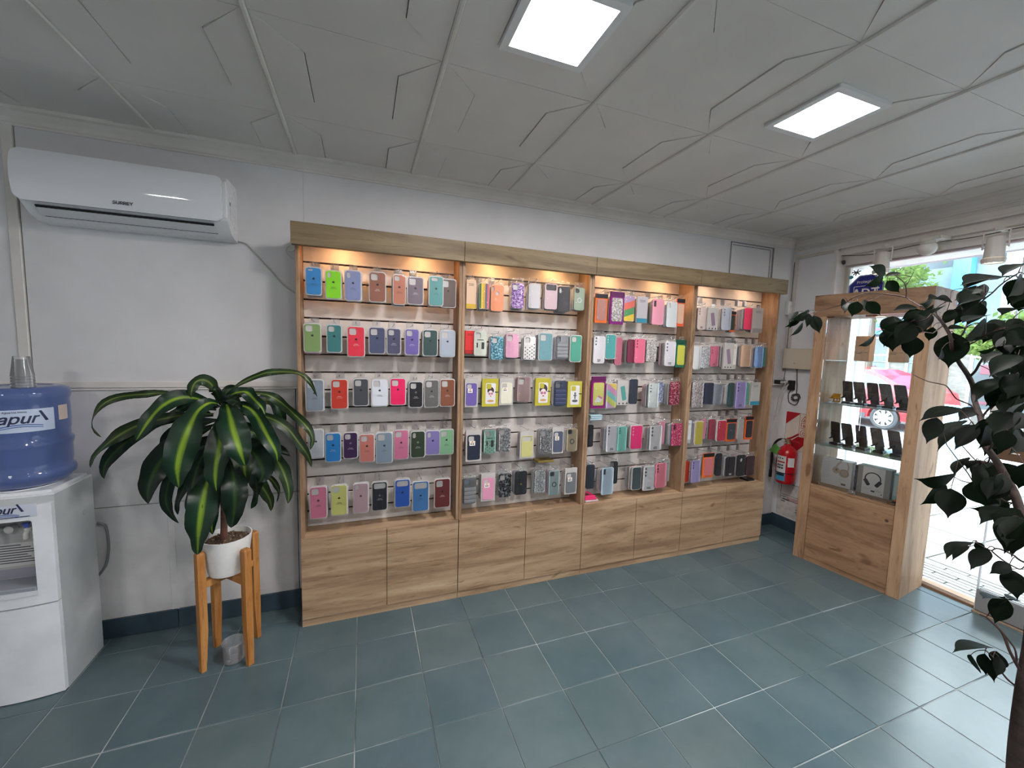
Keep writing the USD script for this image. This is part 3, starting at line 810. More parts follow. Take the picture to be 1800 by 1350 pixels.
CASES = """0|0|0|-0.2364|2.385|1.8854|0.0797|0.1476|t|3a8cc8|p|sky blue silicone
0|0|1|-0.1408|2.373|1.8734|0.0818|0.1512|t|8fdc1e|d|lime green silicone
0|0|2|-0.0446|2.377|1.8766|0.0869|0.1635|t|8a93bb|d|periwinkle silicone
0|0|3|0.0804|2.381|1.8786|0.0906|0.1663|t|96604c|t|copper brown silicone
0|0|4|0.1968|2.385|1.8746|0.0728|0.1697|t|c07c62|t|copper pink silicone
0|0|5|0.2837|2.373|1.8735|0.0927|0.1562|t|7a6c78|t|mauve grey silicone
0|0|6|0.401|2.377|1.8802|0.0856|0.1709|t|5c9a98|w2|sea green silicone
0|0|7|0.4931|2.381|1.873|0.0953|0.1673|t|63544e|t|dark taupe silicone
0|1|0|-0.2454|2.373|1.59|0.0859|0.1555|t|85a164|t|sage green silicone
0|1|1|-0.1404|2.377|1.5898|0.0776|0.1532|t|3a8080|t|teal silicone
0|1|2|-0.0312|2.381|1.5768|0.0923|0.1696|t|e0304a|t|coral red silicone
0|1|3|0.0777|2.385|1.587|0.0898|0.1523|t|4c5272|t|slate blue silicone
0|1|4|0.1668|2.373|1.5854|0.0793|0.1489|t|50506e|t|dusky navy silicone
0|1|5|0.2672|2.377|1.5844|0.0832|0.1528|t|7565ac|t|purple silicone
0|1|6|0.3707|2.381|1.5822|0.088|0.1562|t|345050|t|bottle green silicone
0|1|7|0.4873|2.385|1.581|0.0934|0.1599|t|adb5c2|t|pale grey silicone
0|2|0|-0.2395|2.377|1.2848|0.0915|0.1751|t|8f9aa6|t|blue grey silicone
0|2|1|-0.1178|2.381|1.2892|0.0885|0.168|t|c8361f|t|orange red silicone
0|2|2|-0.0078|2.385|1.2975|0.084|0.1573|t|4a4d55|t|charcoal silicone
0|2|3|0.0907|2.373|1.2956|0.0927|0.159|t|dde0e8|t|white silicone
0|2|4|0.1901|2.377|1.2995|0.0896|0.1588|t|ee1068|t|hot pink silicone
0|2|5|0.2909|2.381|1.2811|0.0835|0.1552|t|17151e|t|black silicone
0|2|6|0.3825|2.385|1.2855|0.0874|0.167|t|6d6c69|t|ash grey silicone
0|2|7|0.488|2.373|1.2899|0.0919|0.1672|t|8c5236|t|saddle brown silicone
0|3|0|-0.2379|2.381|1.0202|0.0808|0.1631|t|c9ccd2|n|plain white silicone
0|3|1|-0.1535|2.385|0.9935|0.0832|0.1666|t|1c86cc|t|bright blue silicone
0|3|2|-0.0637|2.373|1.0025|0.0788|0.1521|t|3e1450|t|dark purple silicone
0|3|3|0.0222|2.377|0.9806|0.0843|0.1652|t|d08176|t|salmon silicone
0|3|4|0.1159|2.381|0.9767|0.0936|0.1835|t|8d9fae|t|steel blue silicone
0|3|5|0.2097|2.385|0.9881|0.0868|0.179|t|d67c9e|t|rose pink silicone
0|3|6|0.3035|2.373|0.987|0.0867|0.1631|t|33432a|d|olive green silicone
0|3|7|0.3911|2.377|0.9914|0.089|0.152|t|8f83bd|d|lavender silicone
0|3|8|0.4929|2.381|0.9904|0.0911|0.1583|t|8bbb92|t|mint green silicone
0|4|0|-0.2309|2.385|0.6879|0.0907|0.1854|t|d27d98|t|candy pink silicone
0|4|1|-0.1249|2.373|0.6955|0.087|0.179|t|d3d27e|t|pale yellow silicone
0|4|2|-0.0117|2.377|0.6943|0.0844|0.1788|t|c3a5ac|d|powder pink silicone
0|4|3|0.0898|2.381|0.693|0.0892|0.1746|t|23252f|w|midnight silicone
0|4|4|0.2177|2.385|0.696|0.0908|0.1722|t|2b62bf|w|royal blue silicone
0|4|5|0.3219|2.373|0.6717|0.099|0.1879|t|4b86c0|w|cornflower blue silicone
0|4|6|0.4521|2.377|0.6758|0.0992|0.184|t|7a2a2c|t|dark red silicone
1|0|0|0.6081|2.375|1.8759|0.059|0.1696|k|d9b899||cream boxed
1|0|1|0.6855|2.363|1.8702|0.0625|0.1508|r|d9b84c||rainbow striped
1|0|2|0.7693|2.367|1.8634|0.0801|0.1558|b|e0956c|o|orange round-hole
1|0|3|0.9037|2.371|1.8876|0.08|0.1529|f|8a62a4|t|crumpled purple foil
1|0|4|1.0176|2.375|1.8944|0.0793|0.1525|b|c5c3c6|n|silvery white
1|0|5|1.1261|2.363|1.8976|0.0881|0.16|b|c8b2b8|w|pale pink slide-camera
1|0|6|1.2199|2.367|1.8876|0.087|0.1594|b|2b2b33|d|black gloss
1|0|7|1.335|2.371|1.8972|0.0754|0.1463|b|8fa08c|g|grey green ring-holder
1|1|0|0.5958|2.363|1.5924|0.0414|0.1379|k|d52a2a||red boxed
1|1|1|0.669|2.367|1.5859|0.0787|0.1454|b|c6ccc0|t|lime-edged printed
1|1|2|0.777|2.371|1.5624|0.0782|0.1422|f|4f98ac|t|turquoise glitter
1|1|3|0.878|2.375|1.5784|0.0837|0.1473|b|d9a5bd|t|soft pink
1|1|4|0.9912|2.363|1.5679|0.0794|0.146|m|e4e2e0|t|white and black motif
1|1|5|1.1019|2.367|1.5799|0.0989|0.1791|t|6f9ba2|t|dusty teal
1|1|6|1.227|2.371|1.5801|0.0847|0.151|u|8a8c90|d|silver padded
1|1|7|1.3262|2.375|1.573|0.087|0.1788|t|4f9c86|t|jade green
1|2|0|0.615|2.367|1.2874|0.0819|0.1734|k|6a58a0|t|violet carded
1|2|1|0.7397|2.371|1.2869|0.1054|0.1735|a|b8ad38||yellow boxed pink-glasses portrait
1|2|2|0.846|2.375|1.2917|0.0911|0.1696|k|dcd9c4|t|cream carded
1|2|3|0.96|2.363|1.3053|0.09|0.1579|b|a58c8a|t|rose taupe
1|2|4|1.0945|2.367|1.288|0.1084|0.1783|a|b8ad38||yellow boxed close-up portrait
1|2|5|1.2262|2.371|1.2755|0.0892|0.1679|u|3b4260|t|navy padded
1|2|6|1.3509|2.375|1.268|0.1082|0.1745|a|bab245||yellow boxed statue print
1|3|0|0.6409|2.371|0.9597|0.1004|0.1987|k|23283a|t|black carded
1|3|1|0.7467|2.375|0.9762|0.0759|0.1479|m|9bc4b4|t|mint printed
1|3|2|0.8401|2.363|0.9822|0.0776|0.1525|f|a6a6a8|t|clear glitter
1|3|3|0.994|2.367|0.9451|0.0958|0.1771|k|c2be7c|w|yellow slide-camera
1|3|4|1.13|2.371|0.9574|0.0841|0.1592|f|9c9c9e|t|silver glitter
1|3|5|1.2207|2.375|0.9603|0.0862|0.1792|k|50566a|t|slate carded
1|3|6|1.3211|2.363|0.9595|0.0801|0.1555|b|b3a488|g|gold ring-holder
1|4|0|0.6241|2.375|0.6709|0.0809|0.1657|u|77777a|t|grey padded
1|4|1|0.7381|2.363|0.6894|0.0935|0.1777|k|d690ab|h|pink carded heart-camera
1|4|2|0.8518|2.367|0.6875|0.0823|0.1529|f|20222c|t|black patent
1|4|3|0.9636|2.371|0.6931|0.0812|0.1553|b|22222a|e|black emblem
1|4|4|1.1004|2.375|0.6881|0.0767|0.1548|f|bfc0c0|t|chrome foil
1|4|5|1.1996|2.363|0.6739|0.0784|0.1672|b|a3b3b3|g|clear magnetic-ring
1|4|6|1.3269|2.367|0.6736|0.0933|0.1813|k|6f7276|t|grey carded
2|0|0|1.5062|2.375|1.8464|0.0941|0.192|z|a87870|e06a20|dusty rose orange-framed
2|0|1|1.6222|2.363|1.8539|0.1158|0.2166|z|b7b3ae|7a1070|silver purple-bagged
2|0|2|1.7256|2.367|1.8572|0.0817|0.1738|r|cfae3c||rainbow block
2|0|3|1.8349|2.371|1.8555|0.0897|0.1797|k|b0acb0||clear teal-footed boxed
2|0|4|1.9763|2.375|1.8487|0.1014|0.1798|b|dc9cac|e|baby pink
2|0|5|2.0892|2.363|1.8352|0.0909|0.1783|b|c9cfd0|d|pearl grey
2|0|6|2.1679|2.367|1.8553|0.0706|0.1972|z|d0b098|e05a28|beige orange-framed
2|1|0|1.4991|2.363|1.5694|0.0869|0.1853|b|d4d2d6|s|clear white
2|1|1|1.5896|2.367|1.593|0.0866|0.1709|t|4a9a98|s|sea teal
2|1|2|1.6573|2.371|1.5631|0.0552|0.1896|b|b9687c|n|dusty pink
2|1|3|1.764|2.375|1.5672|0.0567|0.162|b|7a1f40|n|dark magenta
2|1|4|1.8304|2.363|1.5689|0.0862|0.1694|b|dc6f8e|s|bright pink
2|1|5|1.9332|2.367|1.573|0.0884|0.1545|f|c7c2c0|n|marbled white
2|1|6|2.1039|2.371|1.554|0.0966|0.1757|b|d5d3d8|s|plain clear
2|1|7|2.2029|2.375|1.5576|0.0854|0.2028|z|c9c84a|1f6a50|yellow green-topped
2|2|0|1.5106|2.367|1.2792|0.1208|0.2173|z|d9d87c|8a1070|pastel pony-print purple-bagged
2|2|1|1.62|2.371|1.2537|0.0815|0.1731|r|c8a8cc||pastel rainbow
2|2|2|1.7192|2.375|1.274|0.1055|0.1752|k|c9ccd0|y|white boxed teal-phone
2|2|3|1.7969|2.363|1.2819|0.0652|0.1761|b|2c3344|n|dark navy
2|2|4|1.9748|2.367|1.2506|0.0887|0.1767|b|cfd6d4|s|frosted white
2|2|5|2.0496|2.371|1.2684|0.0475|0.155|f|a9b4d6|n|iridescent
2|2|6|2.1743|2.375|1.2623|0.0882|0.1733|f|b43250|n|crimson gloss
2|3|0|1.4666|2.371|0.9737|0.035|0.1549|b|14151c|n|black slim
2|3|1|1.6455|2.375|0.9485|0.0916|0.1891|b|d2d0d6|s|white transparent
2|3|2|1.7214|2.363|0.9453|0.0736|0.1788|b|7fc4b8|s|mint
2|3|3|1.8443|2.367|0.9514|0.1051|0.1777|t|e22b78|s|magenta silicone
2|3|4|2.0208|2.371|0.9354|0.1097|0.1858|b|c9c7c8|s|smoky clear
2|3|5|2.0896|2.375|0.9647|0.032|0.1752|b|e39bb0|n|light pink
2|3|6|2.2277|2.363|0.9526|0.0919|0.1695|f|f0487f|e|neon pink stacked
2|4|0|1.4857|2.375|0.6867|0.0618|0.1701|b|2d3444|n|ink blue
2|4|1|1.6185|2.363|0.6484|0.096|0.1957|b|b9cbd8|e|ice blue
2|4|2|1.6872|2.367|0.6967|0.0373|0.1622|b|24252c|n|black matte
2|4|3|1.8706|2.371|0.6446|0.0836|0.1745|t|4e5a5c|n|dark marble white-edged
2|4|4|1.9872|2.375|0.633|0.1148|0.1853|b|c9c9ca|s|grey-clear three-lens
2|4|5|2.0814|2.363|0.6487|0.0975|0.1865|b|d47b8c|s|coral pink
2|4|6|2.1527|2.367|0.6778|0.0297|0.1797|b|aaa6a4|n|empty-clear
3|0|0|2.3806|2.375|1.8238|0.078|0.1659|b|d2c2ba|s|orange-tagged clear
3|0|1|2.4736|2.363|1.8246|0.1011|0.167|k|c5bcb6|y|white phone-print boxed
3|0|2|2.6171|2.367|1.832|0.0893|0.1699|b|b9bdc8|s|grey framed
3|0|3|2.7021|2.371|1.8162|0.0547|0.1584|z|28372c|e0602a|dark green orange-framed
3|0|4|2.8556|2.375|1.8444|0.081|0.1679|b|ee3f6c|n|raspberry pink
3|0|5|2.9374|2.363|1.8356|0.1053|0.193|k|a89e98||grey translucent boxed
3|1|0|2.3501|2.363|1.5302|0.0755|0.1748|b|d6d6d6|n|plain white
3|1|1|2.4362|2.367|1.5333|0.0839|0.16|f|d2d2d4|n|white glitter
3|1|2|2.5264|2.371|1.5448|0.0777|0.155|b|cb6b84|s|rose
3|1|3|2.6736|2.375|1.549|0.1005|0.2023|k|b9c4d6|y|pale blue boxed
3|1|4|2.7353|2.363|1.5471|0.0462|0.1961|k|d8d4c8||cream slim boxed
3|1|5|2.848|2.367|1.5526|0.1089|0.1708|b|d0ae94|n|sand beige
3|1|6|2.9968|2.371|1.5464|0.0861|0.1703|b|87a6d2|d|light blue
3|1|7|3.0738|2.375|1.5477|0.0518|0.1575|b|4a8f88|s|deep teal
3|2|0|2.3856|2.367|1.251|0.1112|0.195|f|cfc5c4|n|white and pink foil
3|2|1|2.4987|2.371|1.258|0.0863|0.1653|b|2c3148|n|navy gloss
3|2|2|2.5938|2.375|1.249|0.0901|0.16|b|8c8e98|n|pewter grey
3|2|3|2.7214|2.363|1.2448|0.0565|0.1912|b|2c4a48|n|dark teal
3|2|4|2.8271|2.367|1.2408|0.1177|0.2123|b|a294c6|s|lavender white-bagged
3|2|5|2.909|2.371|1.2486|0.0325|0.1805|b|62b49a|n|mint slim
3|2|6|2.9929|2.375|1.2489|0.1014|0.1861|k|a5a29c||grey teal-footed boxed
3|3|0|2.3405|2.371|0.9613|0.0389|0.1802|k|cfd3d6||white slim boxed
3|3|1|2.4299|2.375|0.9525|0.0803|0.1896|t|c9ba4c|s|yellow
3|3|2|2.4768|2.363|0.9802|0.04|0.1568|b|d68a9a|n|blush pink
3|3|3|2.5755|2.367|0.9713|0.0314|0.1588|b|a33a50|n|wine red
3|3|4|2.6551|2.371|0.9613|0.095|0.1716|t|cc3a50|s|cherry red
3|3|5|2.7628|2.375|0.9592|0.1062|0.1814|z|3f4a52|e0602a|slate orange-framed
3|3|6|2.8472|2.363|0.9655|0.0686|0.1672|b|b3afab|n|cloudy clear
3|3|7|2.9452|2.367|0.9717|0.0855|0.1921|z|262a35|e0602a|black orange-footed
3|4|0|2.3518|2.375|0.6459|0.0531|0.1662|b|cc4426|n|burnt orange
3|4|1|2.4151|2.363|0.6516|0.0861|0.1741|b|a59ac6|s|lilac
3|4|2|2.542|2.367|0.6902|0.1123|0.195|z|e2868c|e07030|salmon pink orange-framed
3|4|3|2.6785|2.371|0.6786|0.0471|0.1831|b|25262e|n|jet black
3|4|4|2.7887|2.375|0.6595|0.0886|0.1586|b|2a2a30|s|black three-lens
3|4|5|2.8899|2.363|0.6628|0.0811|0.1753|b|2b2b2f|q|black white-circle
3|4|6|2.9967|2.367|0.6535|0.0872|0.1618|b|4a3038|n|maroon brown"""
ORD = ["first", "second", "third", "fourth", "fifth", "sixth", "seventh", "eighth", "ninth"]
ROW = ["top", "second", "third", "fourth", "bottom"]
GROOVE = [2.0, 1.7, 1.4, 1.1, 0.8]
stuff_v, stuff_f, stuff_c, nst = [], [], [], 0
prev_front = {}
BACKS = ["b8584a", "4a5a66", "c9c6c2", "7a7f86", "a58c94", "d7d3ce", "5d6f62", "8f99a8", "2c2e36", "c47f92", "b9b4ae", "747078"]
rows_x = {}
for line in CASES.strip().split("\n"):
    q = line.split("|")
    rows_x.setdefault(q[0] + q[1], []).append(float(q[3]))
for line in CASES.strip().split("\n"):
    u, row, i, x, y, z, w, h, st, col, cam_, desc = line.split("|")
    u, row, i = int(u), int(row), int(i)
    x, y, z, w, h = (float(v) for v in (x, y, z, w, h))
    seed = u * 1000 + row * 100 + i * 7 + 3
    r = random.Random(seed)
    lo, hi = UX0 + u * UW + 0.022, UX0 + (u + 1) * UW - 0.022
    narrow = w < 0.055
    if narrow:
        w, y = 0.058, y + 0.02
    w = min(w, 0.108)
    x = min(max(x, lo + w / 2 + 0.007), hi - w / 2 - 0.007)
    kind_name = "silicone phone cases in trays" if st == "t" else "bagged and boxed phone cases"
    if st == "t":
        lab = f"{desc} phone case in a clear tray, {ROW[row]} row of {UPOS[u]} display unit"
    else:
        lab = f"{desc} phone case, {ROW[row]} row of {UPOS[u]} display unit"
    pack(x, y, z, w, h, st, col, cam_, lab, seed, kind_name)
    xs_ = sorted(rows_x[f"{u}{row}"])
    lo = max([lo] + [(x + q) / 2 for q in xs_ if q < x - 0.02])
    hi = min([hi] + [(x + q) / 2 for q in xs_ if q > x + 0.02])
    # the pack hanging straight behind it on the same hook
    c2 = BACKS[(seed * 5 + i) % len(BACKS)]
    y2, dz = y + 0.0185, r.uniform(-0.010, 0.003)
    dx = r.uniform(-0.005, 0.005)
    w2 = min(w, 0.085, hi - lo - 0.008)
    x2 = min(max(x + dx, lo + w2 / 2 + 0.003), hi - w2 / 2 - 0.003)
    t = thing("phone_case", f"packed phone case hanging right behind the {desc} one, {ROW[row]} row, {UPOS[u]} unit", "phone case", (x2, y2, z + dz - h / 2), group="packs behind the front ones")
    obj(t, "case", face(rrect(w2 - 0.006, min(h, 0.165) - 0.008, 0.011), y2 + 0.006, 0.006, x2, z + dz), pm(c2, 0.45))
    obj(t, "tray", face(rrect(w2, min(h, 0.165), 0.013), y2 + 0.013, 0.0065, x2, z + dz), tray_m if u == 0 else card_m)
    # what hangs behind those, deeper on the hook
    for k in range(0 if narrow or (u, row, i) in ((1, 1, 1), (3, 4, 1)) else (1, 3, 4, 4)[u]):
        y3 = y2 + 0.016 + 0.0125 * k
        if y3 > 2.478:
            break
        w3, h3 = w2 * r.uniform(0.93, 1.0), min(h, 0.165) * r.uniform(0.94, 1.0)
        x3 = min(max(x + r.uniform(-0.006, 0.006), lo + w3 / 2 + 0.001), hi - w3 / 2 - 0.001)
        m = face(rrect(w3, h3, 0.011, n=2), y3 + 0.008, 0.008, x3, z + r.uniform(-0.012, 0.002))
        stuff_v.append(m.vertices)
        stuff_f.append(m.faces + nst)
        nst += len(m.vertices)
        c3 = lin(BACKS[r.randrange(len(BACKS))])
        c3 = tuple(0.55 * v + 0.45 * 0.45 for v in c3)
        stuff_c.append(np.tile(c3, (len(m.vertices), 1)))
    # hook
    zr = z + h / 2 + (0.0125 if st in ("t", "k", "a", "z") else 0.018)
    zp = min(zr, GROOVE[row] - 0.012)
    hk = thing("display_hook", f"wire hook holding the {desc} phone case, {ROW[row]} row of {UPOS[u]} display unit", "hook", (x, SLAT_Y, zp), group="wire hooks on the slatwall")
    obj(hk, "back_plate", cat([cbox(x - 0.021, x + 0.021, SLAT_Y - 0.003, SLAT_Y - 0.0002, GROOVE[row] - 0.048, GROOVE[row] + 0.003, 0.0008)]), clear_plate)
    obj(hk, "rod", tube([(x, SLAT_Y - 0.003, zp), (x, y - 0.004, zr), (x, y - 0.015, zr + 0.002), (x, y - 0.022, zr + 0.010)], 0.0017, 6), chrome)
if stuff_v:
    m = trimesh.Trimesh(np.vstack(stuff_v), np.vstack(stuff_f), process=False)
    mat = usdkit.material(stage, "/World/Looks/spare_pack", {"a": ("attribute", {"attribute": "tone"}), "p": ("principled_bsdf", {"roughness": 0.35, "coat_weight": 0.3})}, [("a.color", "p.base_color")], surface="p.BSDF")
    p = solo("spare_phone_cases", m, mat, "many spare packed phone cases crowded deep on the hooks behind the front packs", "phone cases", kind="stuff")
    UsdGeom.PrimvarsAPI(stage.GetPrimAtPath(p)).CreatePrimvar("tone", Sdf.ValueTypeNames.Color3fArray, "vertex").Set(np.vstack(stuff_c).astype(np.float32))

# ---------------------------------------------------------------- air conditioner
ax0, ax1 = -1.372, -0.612
t = thing("air_conditioner", "white glossy split air conditioner on the wall above the water dispenser", "air conditioner", ((ax0 + ax1) / 2, WY, 2.075))
body_prof = [(2.569, 2.075), (2.500, 2.077), (2.462, 2.092), (2.400, 2.140), (2.392, 2.160), (2.392, 2.325), (2.420, 2.350), (2.569, 2.352)]


def loft_x(prof, xs, scale=None):
    """Closed (y, z) outline carried along x."""
    n, V, F = len(prof), [], []
    for k, x in enumerate(xs):
        s = scale[k] if scale else 1.0
        cy = max(p[0] for p in prof)
        cz = sum(p[1] for p in prof) / n
        V += [(x, cy + (py - cy) * s, cz + (pz - cz) * s) for py, pz in prof]
    for k in range(len(xs) - 1):
        for i in range(n):
            j = (i + 1) % n
            F += [(k * n + i, k * n + j, (k + 1) * n + j), (k * n + i, (k + 1) * n + j, (k + 1) * n + i)]
    from shapely.geometry import Polygon as PG
    v2, f2 = trimesh.creation.triangulate_polygon(PG(prof), engine="earcut")
    tri = [[min(range(n), key=lambda q: (prof[q][0] - v2[c][0]) ** 2 + (prof[q][1] - v2[c][1]) ** 2) for c in f] for f in f2]
    e = (len(xs) - 1) * n
    F += [tuple(f) for f in tri] + [(e + f[0], e + f[2], e + f[1]) for f in tri]
    m = trimesh.Trimesh(V, F, process=False)
    m.fix_normals()
    return m


ac_white = pm("e8e9ea", 0.3)
obj(t, "body", loft_x(body_prof, [ax0 + 0.004, ax0 + 0.010, ax1 - 0.006, ax1], [0.97, 1, 1, 0.985]), ac_white, smooth=35)
# bulging glossy front panel with rounded corners
outline = rrect(0.742, 0.212, 0.030, 0, 0, n=6)
g = ext(outline, 0.010)
g = g.subdivide_to_size(0.03) if hasattr(g, "subdivide_to_size") else g
V = np.array(g.vertices)
zz = V[:, 1] / 0.106
V2 = np.c_[V[:, 0], V[:, 2] + 0.016 * (1 - zz ** 2) - 0.006 * np.maximum(zz, 0) ** 3, V[:, 1]]
pan = trimesh.Trimesh(np.c_[(ax0 + ax1) / 2 - 0.006 + V2[:, 0], 2.390 - V2[:, 1], 2.240 + V2[:, 2]], g.faces, process=False)
pan.fix_normals()
obj(t, "front_panel", pan, pm("e6e8ec", 0.06, coat=1.0), smooth=40)
obj(t, "outlet_gap", hull([(x, y, z) for x in (ax0 + 0.052, ax1 - 0.062) for y, z in ((2.408, 2.1245), (2.416, 2.1175), (2.4185, 2.130), (2.426, 2.1245))]), pm("15161a", 0.5))
obj(t, "louver", hull([(x + s, y, z) for x, s in ((ax0 + 0.052, 0), (ax1 - 0.062, 0)) for y, z in ((2.4165, 2.1165), (2.452, 2.0905), (2.4205, 2.1195), (2.456, 2.0940))]), pm("d3d4d6", 0.3), smooth=False)
obj(t, "outlet_line", hull([(x, y, z) for x in (ax0 + 0.060, ax1 - 0.058) for y, z in ((2.4525, 2.0905), (2.4545, 2.0888), (2.4545, 2.0925), (2.456, 2.0912))]), pm("2a2b2f", 0.5))
obj(t, "lettering", turn(text("SURREY", 0.0135, 0.0008, True), FRONT, ((ax0 + ax1) / 2 - 0.01, 2.3712, 2.157)), pm("23262c", 0.4))
obj(t, "side_mark", cat([cbox(ax1 - 0.0025, ax1 + 0.0006, 2.448 - 0.010, 2.448, 2.232 - 0.004 - k * 0.021, 2.246 - k * 0.021, 0.0003) for k in range(1)] + [cbox(ax1 - 0.0025, ax1 + 0.0004, 2.446 - 0.004, 2.446, 2.160 + 0.008 * k, 2.163 + 0.008 * k, 0.0003) for k in range(7)]), pm("3a3c40", 0.5))
solo("cable", cat([tube([(-0.614, 2.562, 2.085), (-0.575, 2.563, 2.078), (-0.545, 2.564, 2.045), (-0.47, 2.564, 1.955), (-0.39, 2.5655, 1.865), (-0.342, 2.566, 1.835), (-0.325, 2.566, 1.83)], 0.004, 6, 24)]), pm("b9b7b3", 0.5), "thin white cable sagging from the air conditioner to the leftmost display unit", "cable", smooth=True)
tw = thing("junction_plate", "small white round outlet with a loose wire beside the left end of the valance", "wall outlet", (-0.372, WY, 2.085))
obj(tw, "plate", face(Point(-0.368, 2.085).buffer(0.026, quad_segs=6), WY - 0.0002, 0.010), white_plastic)
obj(tw, "wire", tube([(-0.372, 2.556, 2.085), (-0.385, 2.545, 2.06), (-0.365, 2.548, 2.025), (-0.335, 2.560, 2.015)], 0.0018, 5, 14), pm("cfccc6", 0.5))

# ---------------------------------------------------------------- water dispenser
dx0, dx1, dy0, dy1, dh = -1.560, -1.239, 2.225, 2.505, 0.913
dcx = (dx0 + dx1) / 2
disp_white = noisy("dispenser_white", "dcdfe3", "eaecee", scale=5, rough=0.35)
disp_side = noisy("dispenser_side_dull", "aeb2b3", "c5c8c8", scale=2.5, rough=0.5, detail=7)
t = thing("water_dispenser", "white floor-standing water dispenser at the left edge, holding a blue bottle", "water dispenser", (dcx, 2.36, 0))


def bow(x):
    """The front bulges: y of the front skin at x."""
    q = (x - dcx) / (dx1 - dcx)
    return dy0 - 0.022 * (1 - q * q)


def front_plate(poly, d, off=0.0, step=0.03):
    """A plate in x, z bent along the bowed front, its outer skin `off` in front of it."""
    m = ext(poly, d)
    m = m.subdivide_to_size(step)
    V = np.array(m.vertices)
    y = np.array([bow(x) for x in V[:, 0]]) - off + (d - V[:, 2])
    m2 = trimesh.Trimesh(np.c_[V[:, 0], y, V[:, 1]], m.faces, process=False)
    m2.fix_normals()
    return m2


xs = np.linspace(dx0, dx1, 9)
foot = Polygon([(dx0, dy1), (dx0, dy0 + 0.02)] + [(x, bow(x) + 0.02) for x in xs] + [(dx1, dy0 + 0.02), (dx1, dy1)]).buffer(0)
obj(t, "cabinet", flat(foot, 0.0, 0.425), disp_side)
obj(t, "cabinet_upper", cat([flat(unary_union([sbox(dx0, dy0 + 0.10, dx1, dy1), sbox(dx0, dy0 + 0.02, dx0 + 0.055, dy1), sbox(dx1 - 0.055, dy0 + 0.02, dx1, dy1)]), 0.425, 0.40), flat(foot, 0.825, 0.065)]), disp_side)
obj(t, "lower_front", front_plate(sbox(dx0 + 0.001, 0.004, dx1 - 0.001, 0.418), 0.02), disp_white, smooth=30)
ring = sbox(dx0 + 0.001, 0.424, dx1 - 0.001, 0.860).difference(rrect(0.205, 0.315, 0.012, dcx, 0.640))
obj(t, "upper_front", front_plate(ring, 0.02), disp_white, smooth=30)
obj(t, "recess", face(rrect(0.21, 0.32, 0.012, dcx, 0.640), dy0 + 0.099, 0.006), pm("b5b4b2", 0.5))
obj(t, "drip_tray", cbox(dcx - 0.100, dcx + 0.100, bow(dcx) + 0.006, dy0 + 0.092, 0.484, 0.506, 0.004), pm("8e939b", 0.4))
obj(t, "drip_lip", front_plate(sbox(dcx - 0.104, 0.470, dcx + 0.104, 0.489), 0.018, 0.004), pm("d8dadd", 0.3))
for k, c in ((-1, "b5322a"), (1, "5b6fd0")):
    x = dcx + k * 0.052
    p = obj(t, "tap", cat([tube([(x, 2.325, 0.735), (x, 2.275, 0.735), (x, 2.262, 0.722), (x, 2.262, 0.700)], 0.010, 10), lathe([(0.0001, 0), (0.013, 0), (0.013, 0.018), (0.0001, 0.018)], (x, 2.275, 0.728), 12)]), pm("d4d4d0", 0.3), smooth=40)
    obj(p, "lever", hull([(x - 0.013, 2.262, 0.768), (x + 0.013, 2.262, 0.768), (x - 0.004, 2.268, 0.742), (x + 0.004, 2.268, 0.742), (x - 0.011, 2.274, 0.768), (x + 0.011, 2.274, 0.768)]), pm(c, 0.35))
    obj(t, "knob", cyl((x + 0.032, 2.318, 0.735), (x + 0.032, 2.292, 0.735), 0.016, 14), pm("c9c8c4", 0.35), smooth=40)
obj(t, "instruction_label", face(sbox(dcx - 0.09, 0.560, dcx + 0.085, 0.665), dy0 + 0.0925, 0.001), pm("cfcdca", 0.45))
obj(t, "instruction_lines", cat([face(sbox(dcx - 0.07, 0.652 - k * 0.011, dcx + (0.0 + 0.012 * ((k * 5) % 4) - (0.02 if k == 0 else 0)) + 0.02, 0.656 - k * 0.011), dy0 + 0.0912, 0.0006) for k in range(8)]), pm("55565c", 0.5))
obj(t, "recess_band", face(sbox(dcx - 0.10, 0.508, dcx + 0.10, 0.548), dy0 + 0.0925, 0.001), pm("9b9aa6", 0.4))


def brand(t, cx_, z_, s, bend, name):
    """The printed label: slanted lettering, a slash and two waves; bend(x, z, lift) gives the place on the surface."""
    def put(poly_or_mesh, lift):
        m = poly_or_mesh if isinstance(poly_or_mesh, trimesh.Trimesh) else ext(poly_or_mesh, 0.0006)
        m = m.subdivide_to_size(0.012 * max(s, 0.5))
        V = np.array(m.vertices)
        P = np.array([bend(cx_ + a, z_ + b, lift + c) for a, b, c in V])
        q = trimesh.Trimesh(P, m.faces, process=False)
        q.fix_normals()
        return q
    w = text("aquapur", 0.040 * s, 0.0006, True)
    sh = np.eye(4)
    sh[0, 1] = 0.32
    w.apply_transform(sh)
    w.apply_translation([-0.038 * s, -0.004 * s, 0])
    slash = Polygon([(0.074 * s, 0.046 * s), (0.082 * s, 0.048 * s), (0.104 * s, 0.002 * s), (0.094 * s, 0.0)])
    a_ = np.linspace(-0.11, 0.085, 16) * s
    def wave(off, th):
        up = [(x, (-0.018 + off + 0.010 * math.sin(x / s * 24 + 1.0)) * s) for x in a_]
        return Polygon(up + [(x, z - th * s) for x, z in up[::-1]])
    obj(t, name, cat([put(w, 0.0008), put(slash, 0.0008)]), pm("2c3152", 0.4))
    obj(t, "printed_wave", cat([put(wave(0.0, 0.004), 0.0008), put(wave(-0.009, 0.003), 0.0008)]), pm("4a66a8", 0.4))


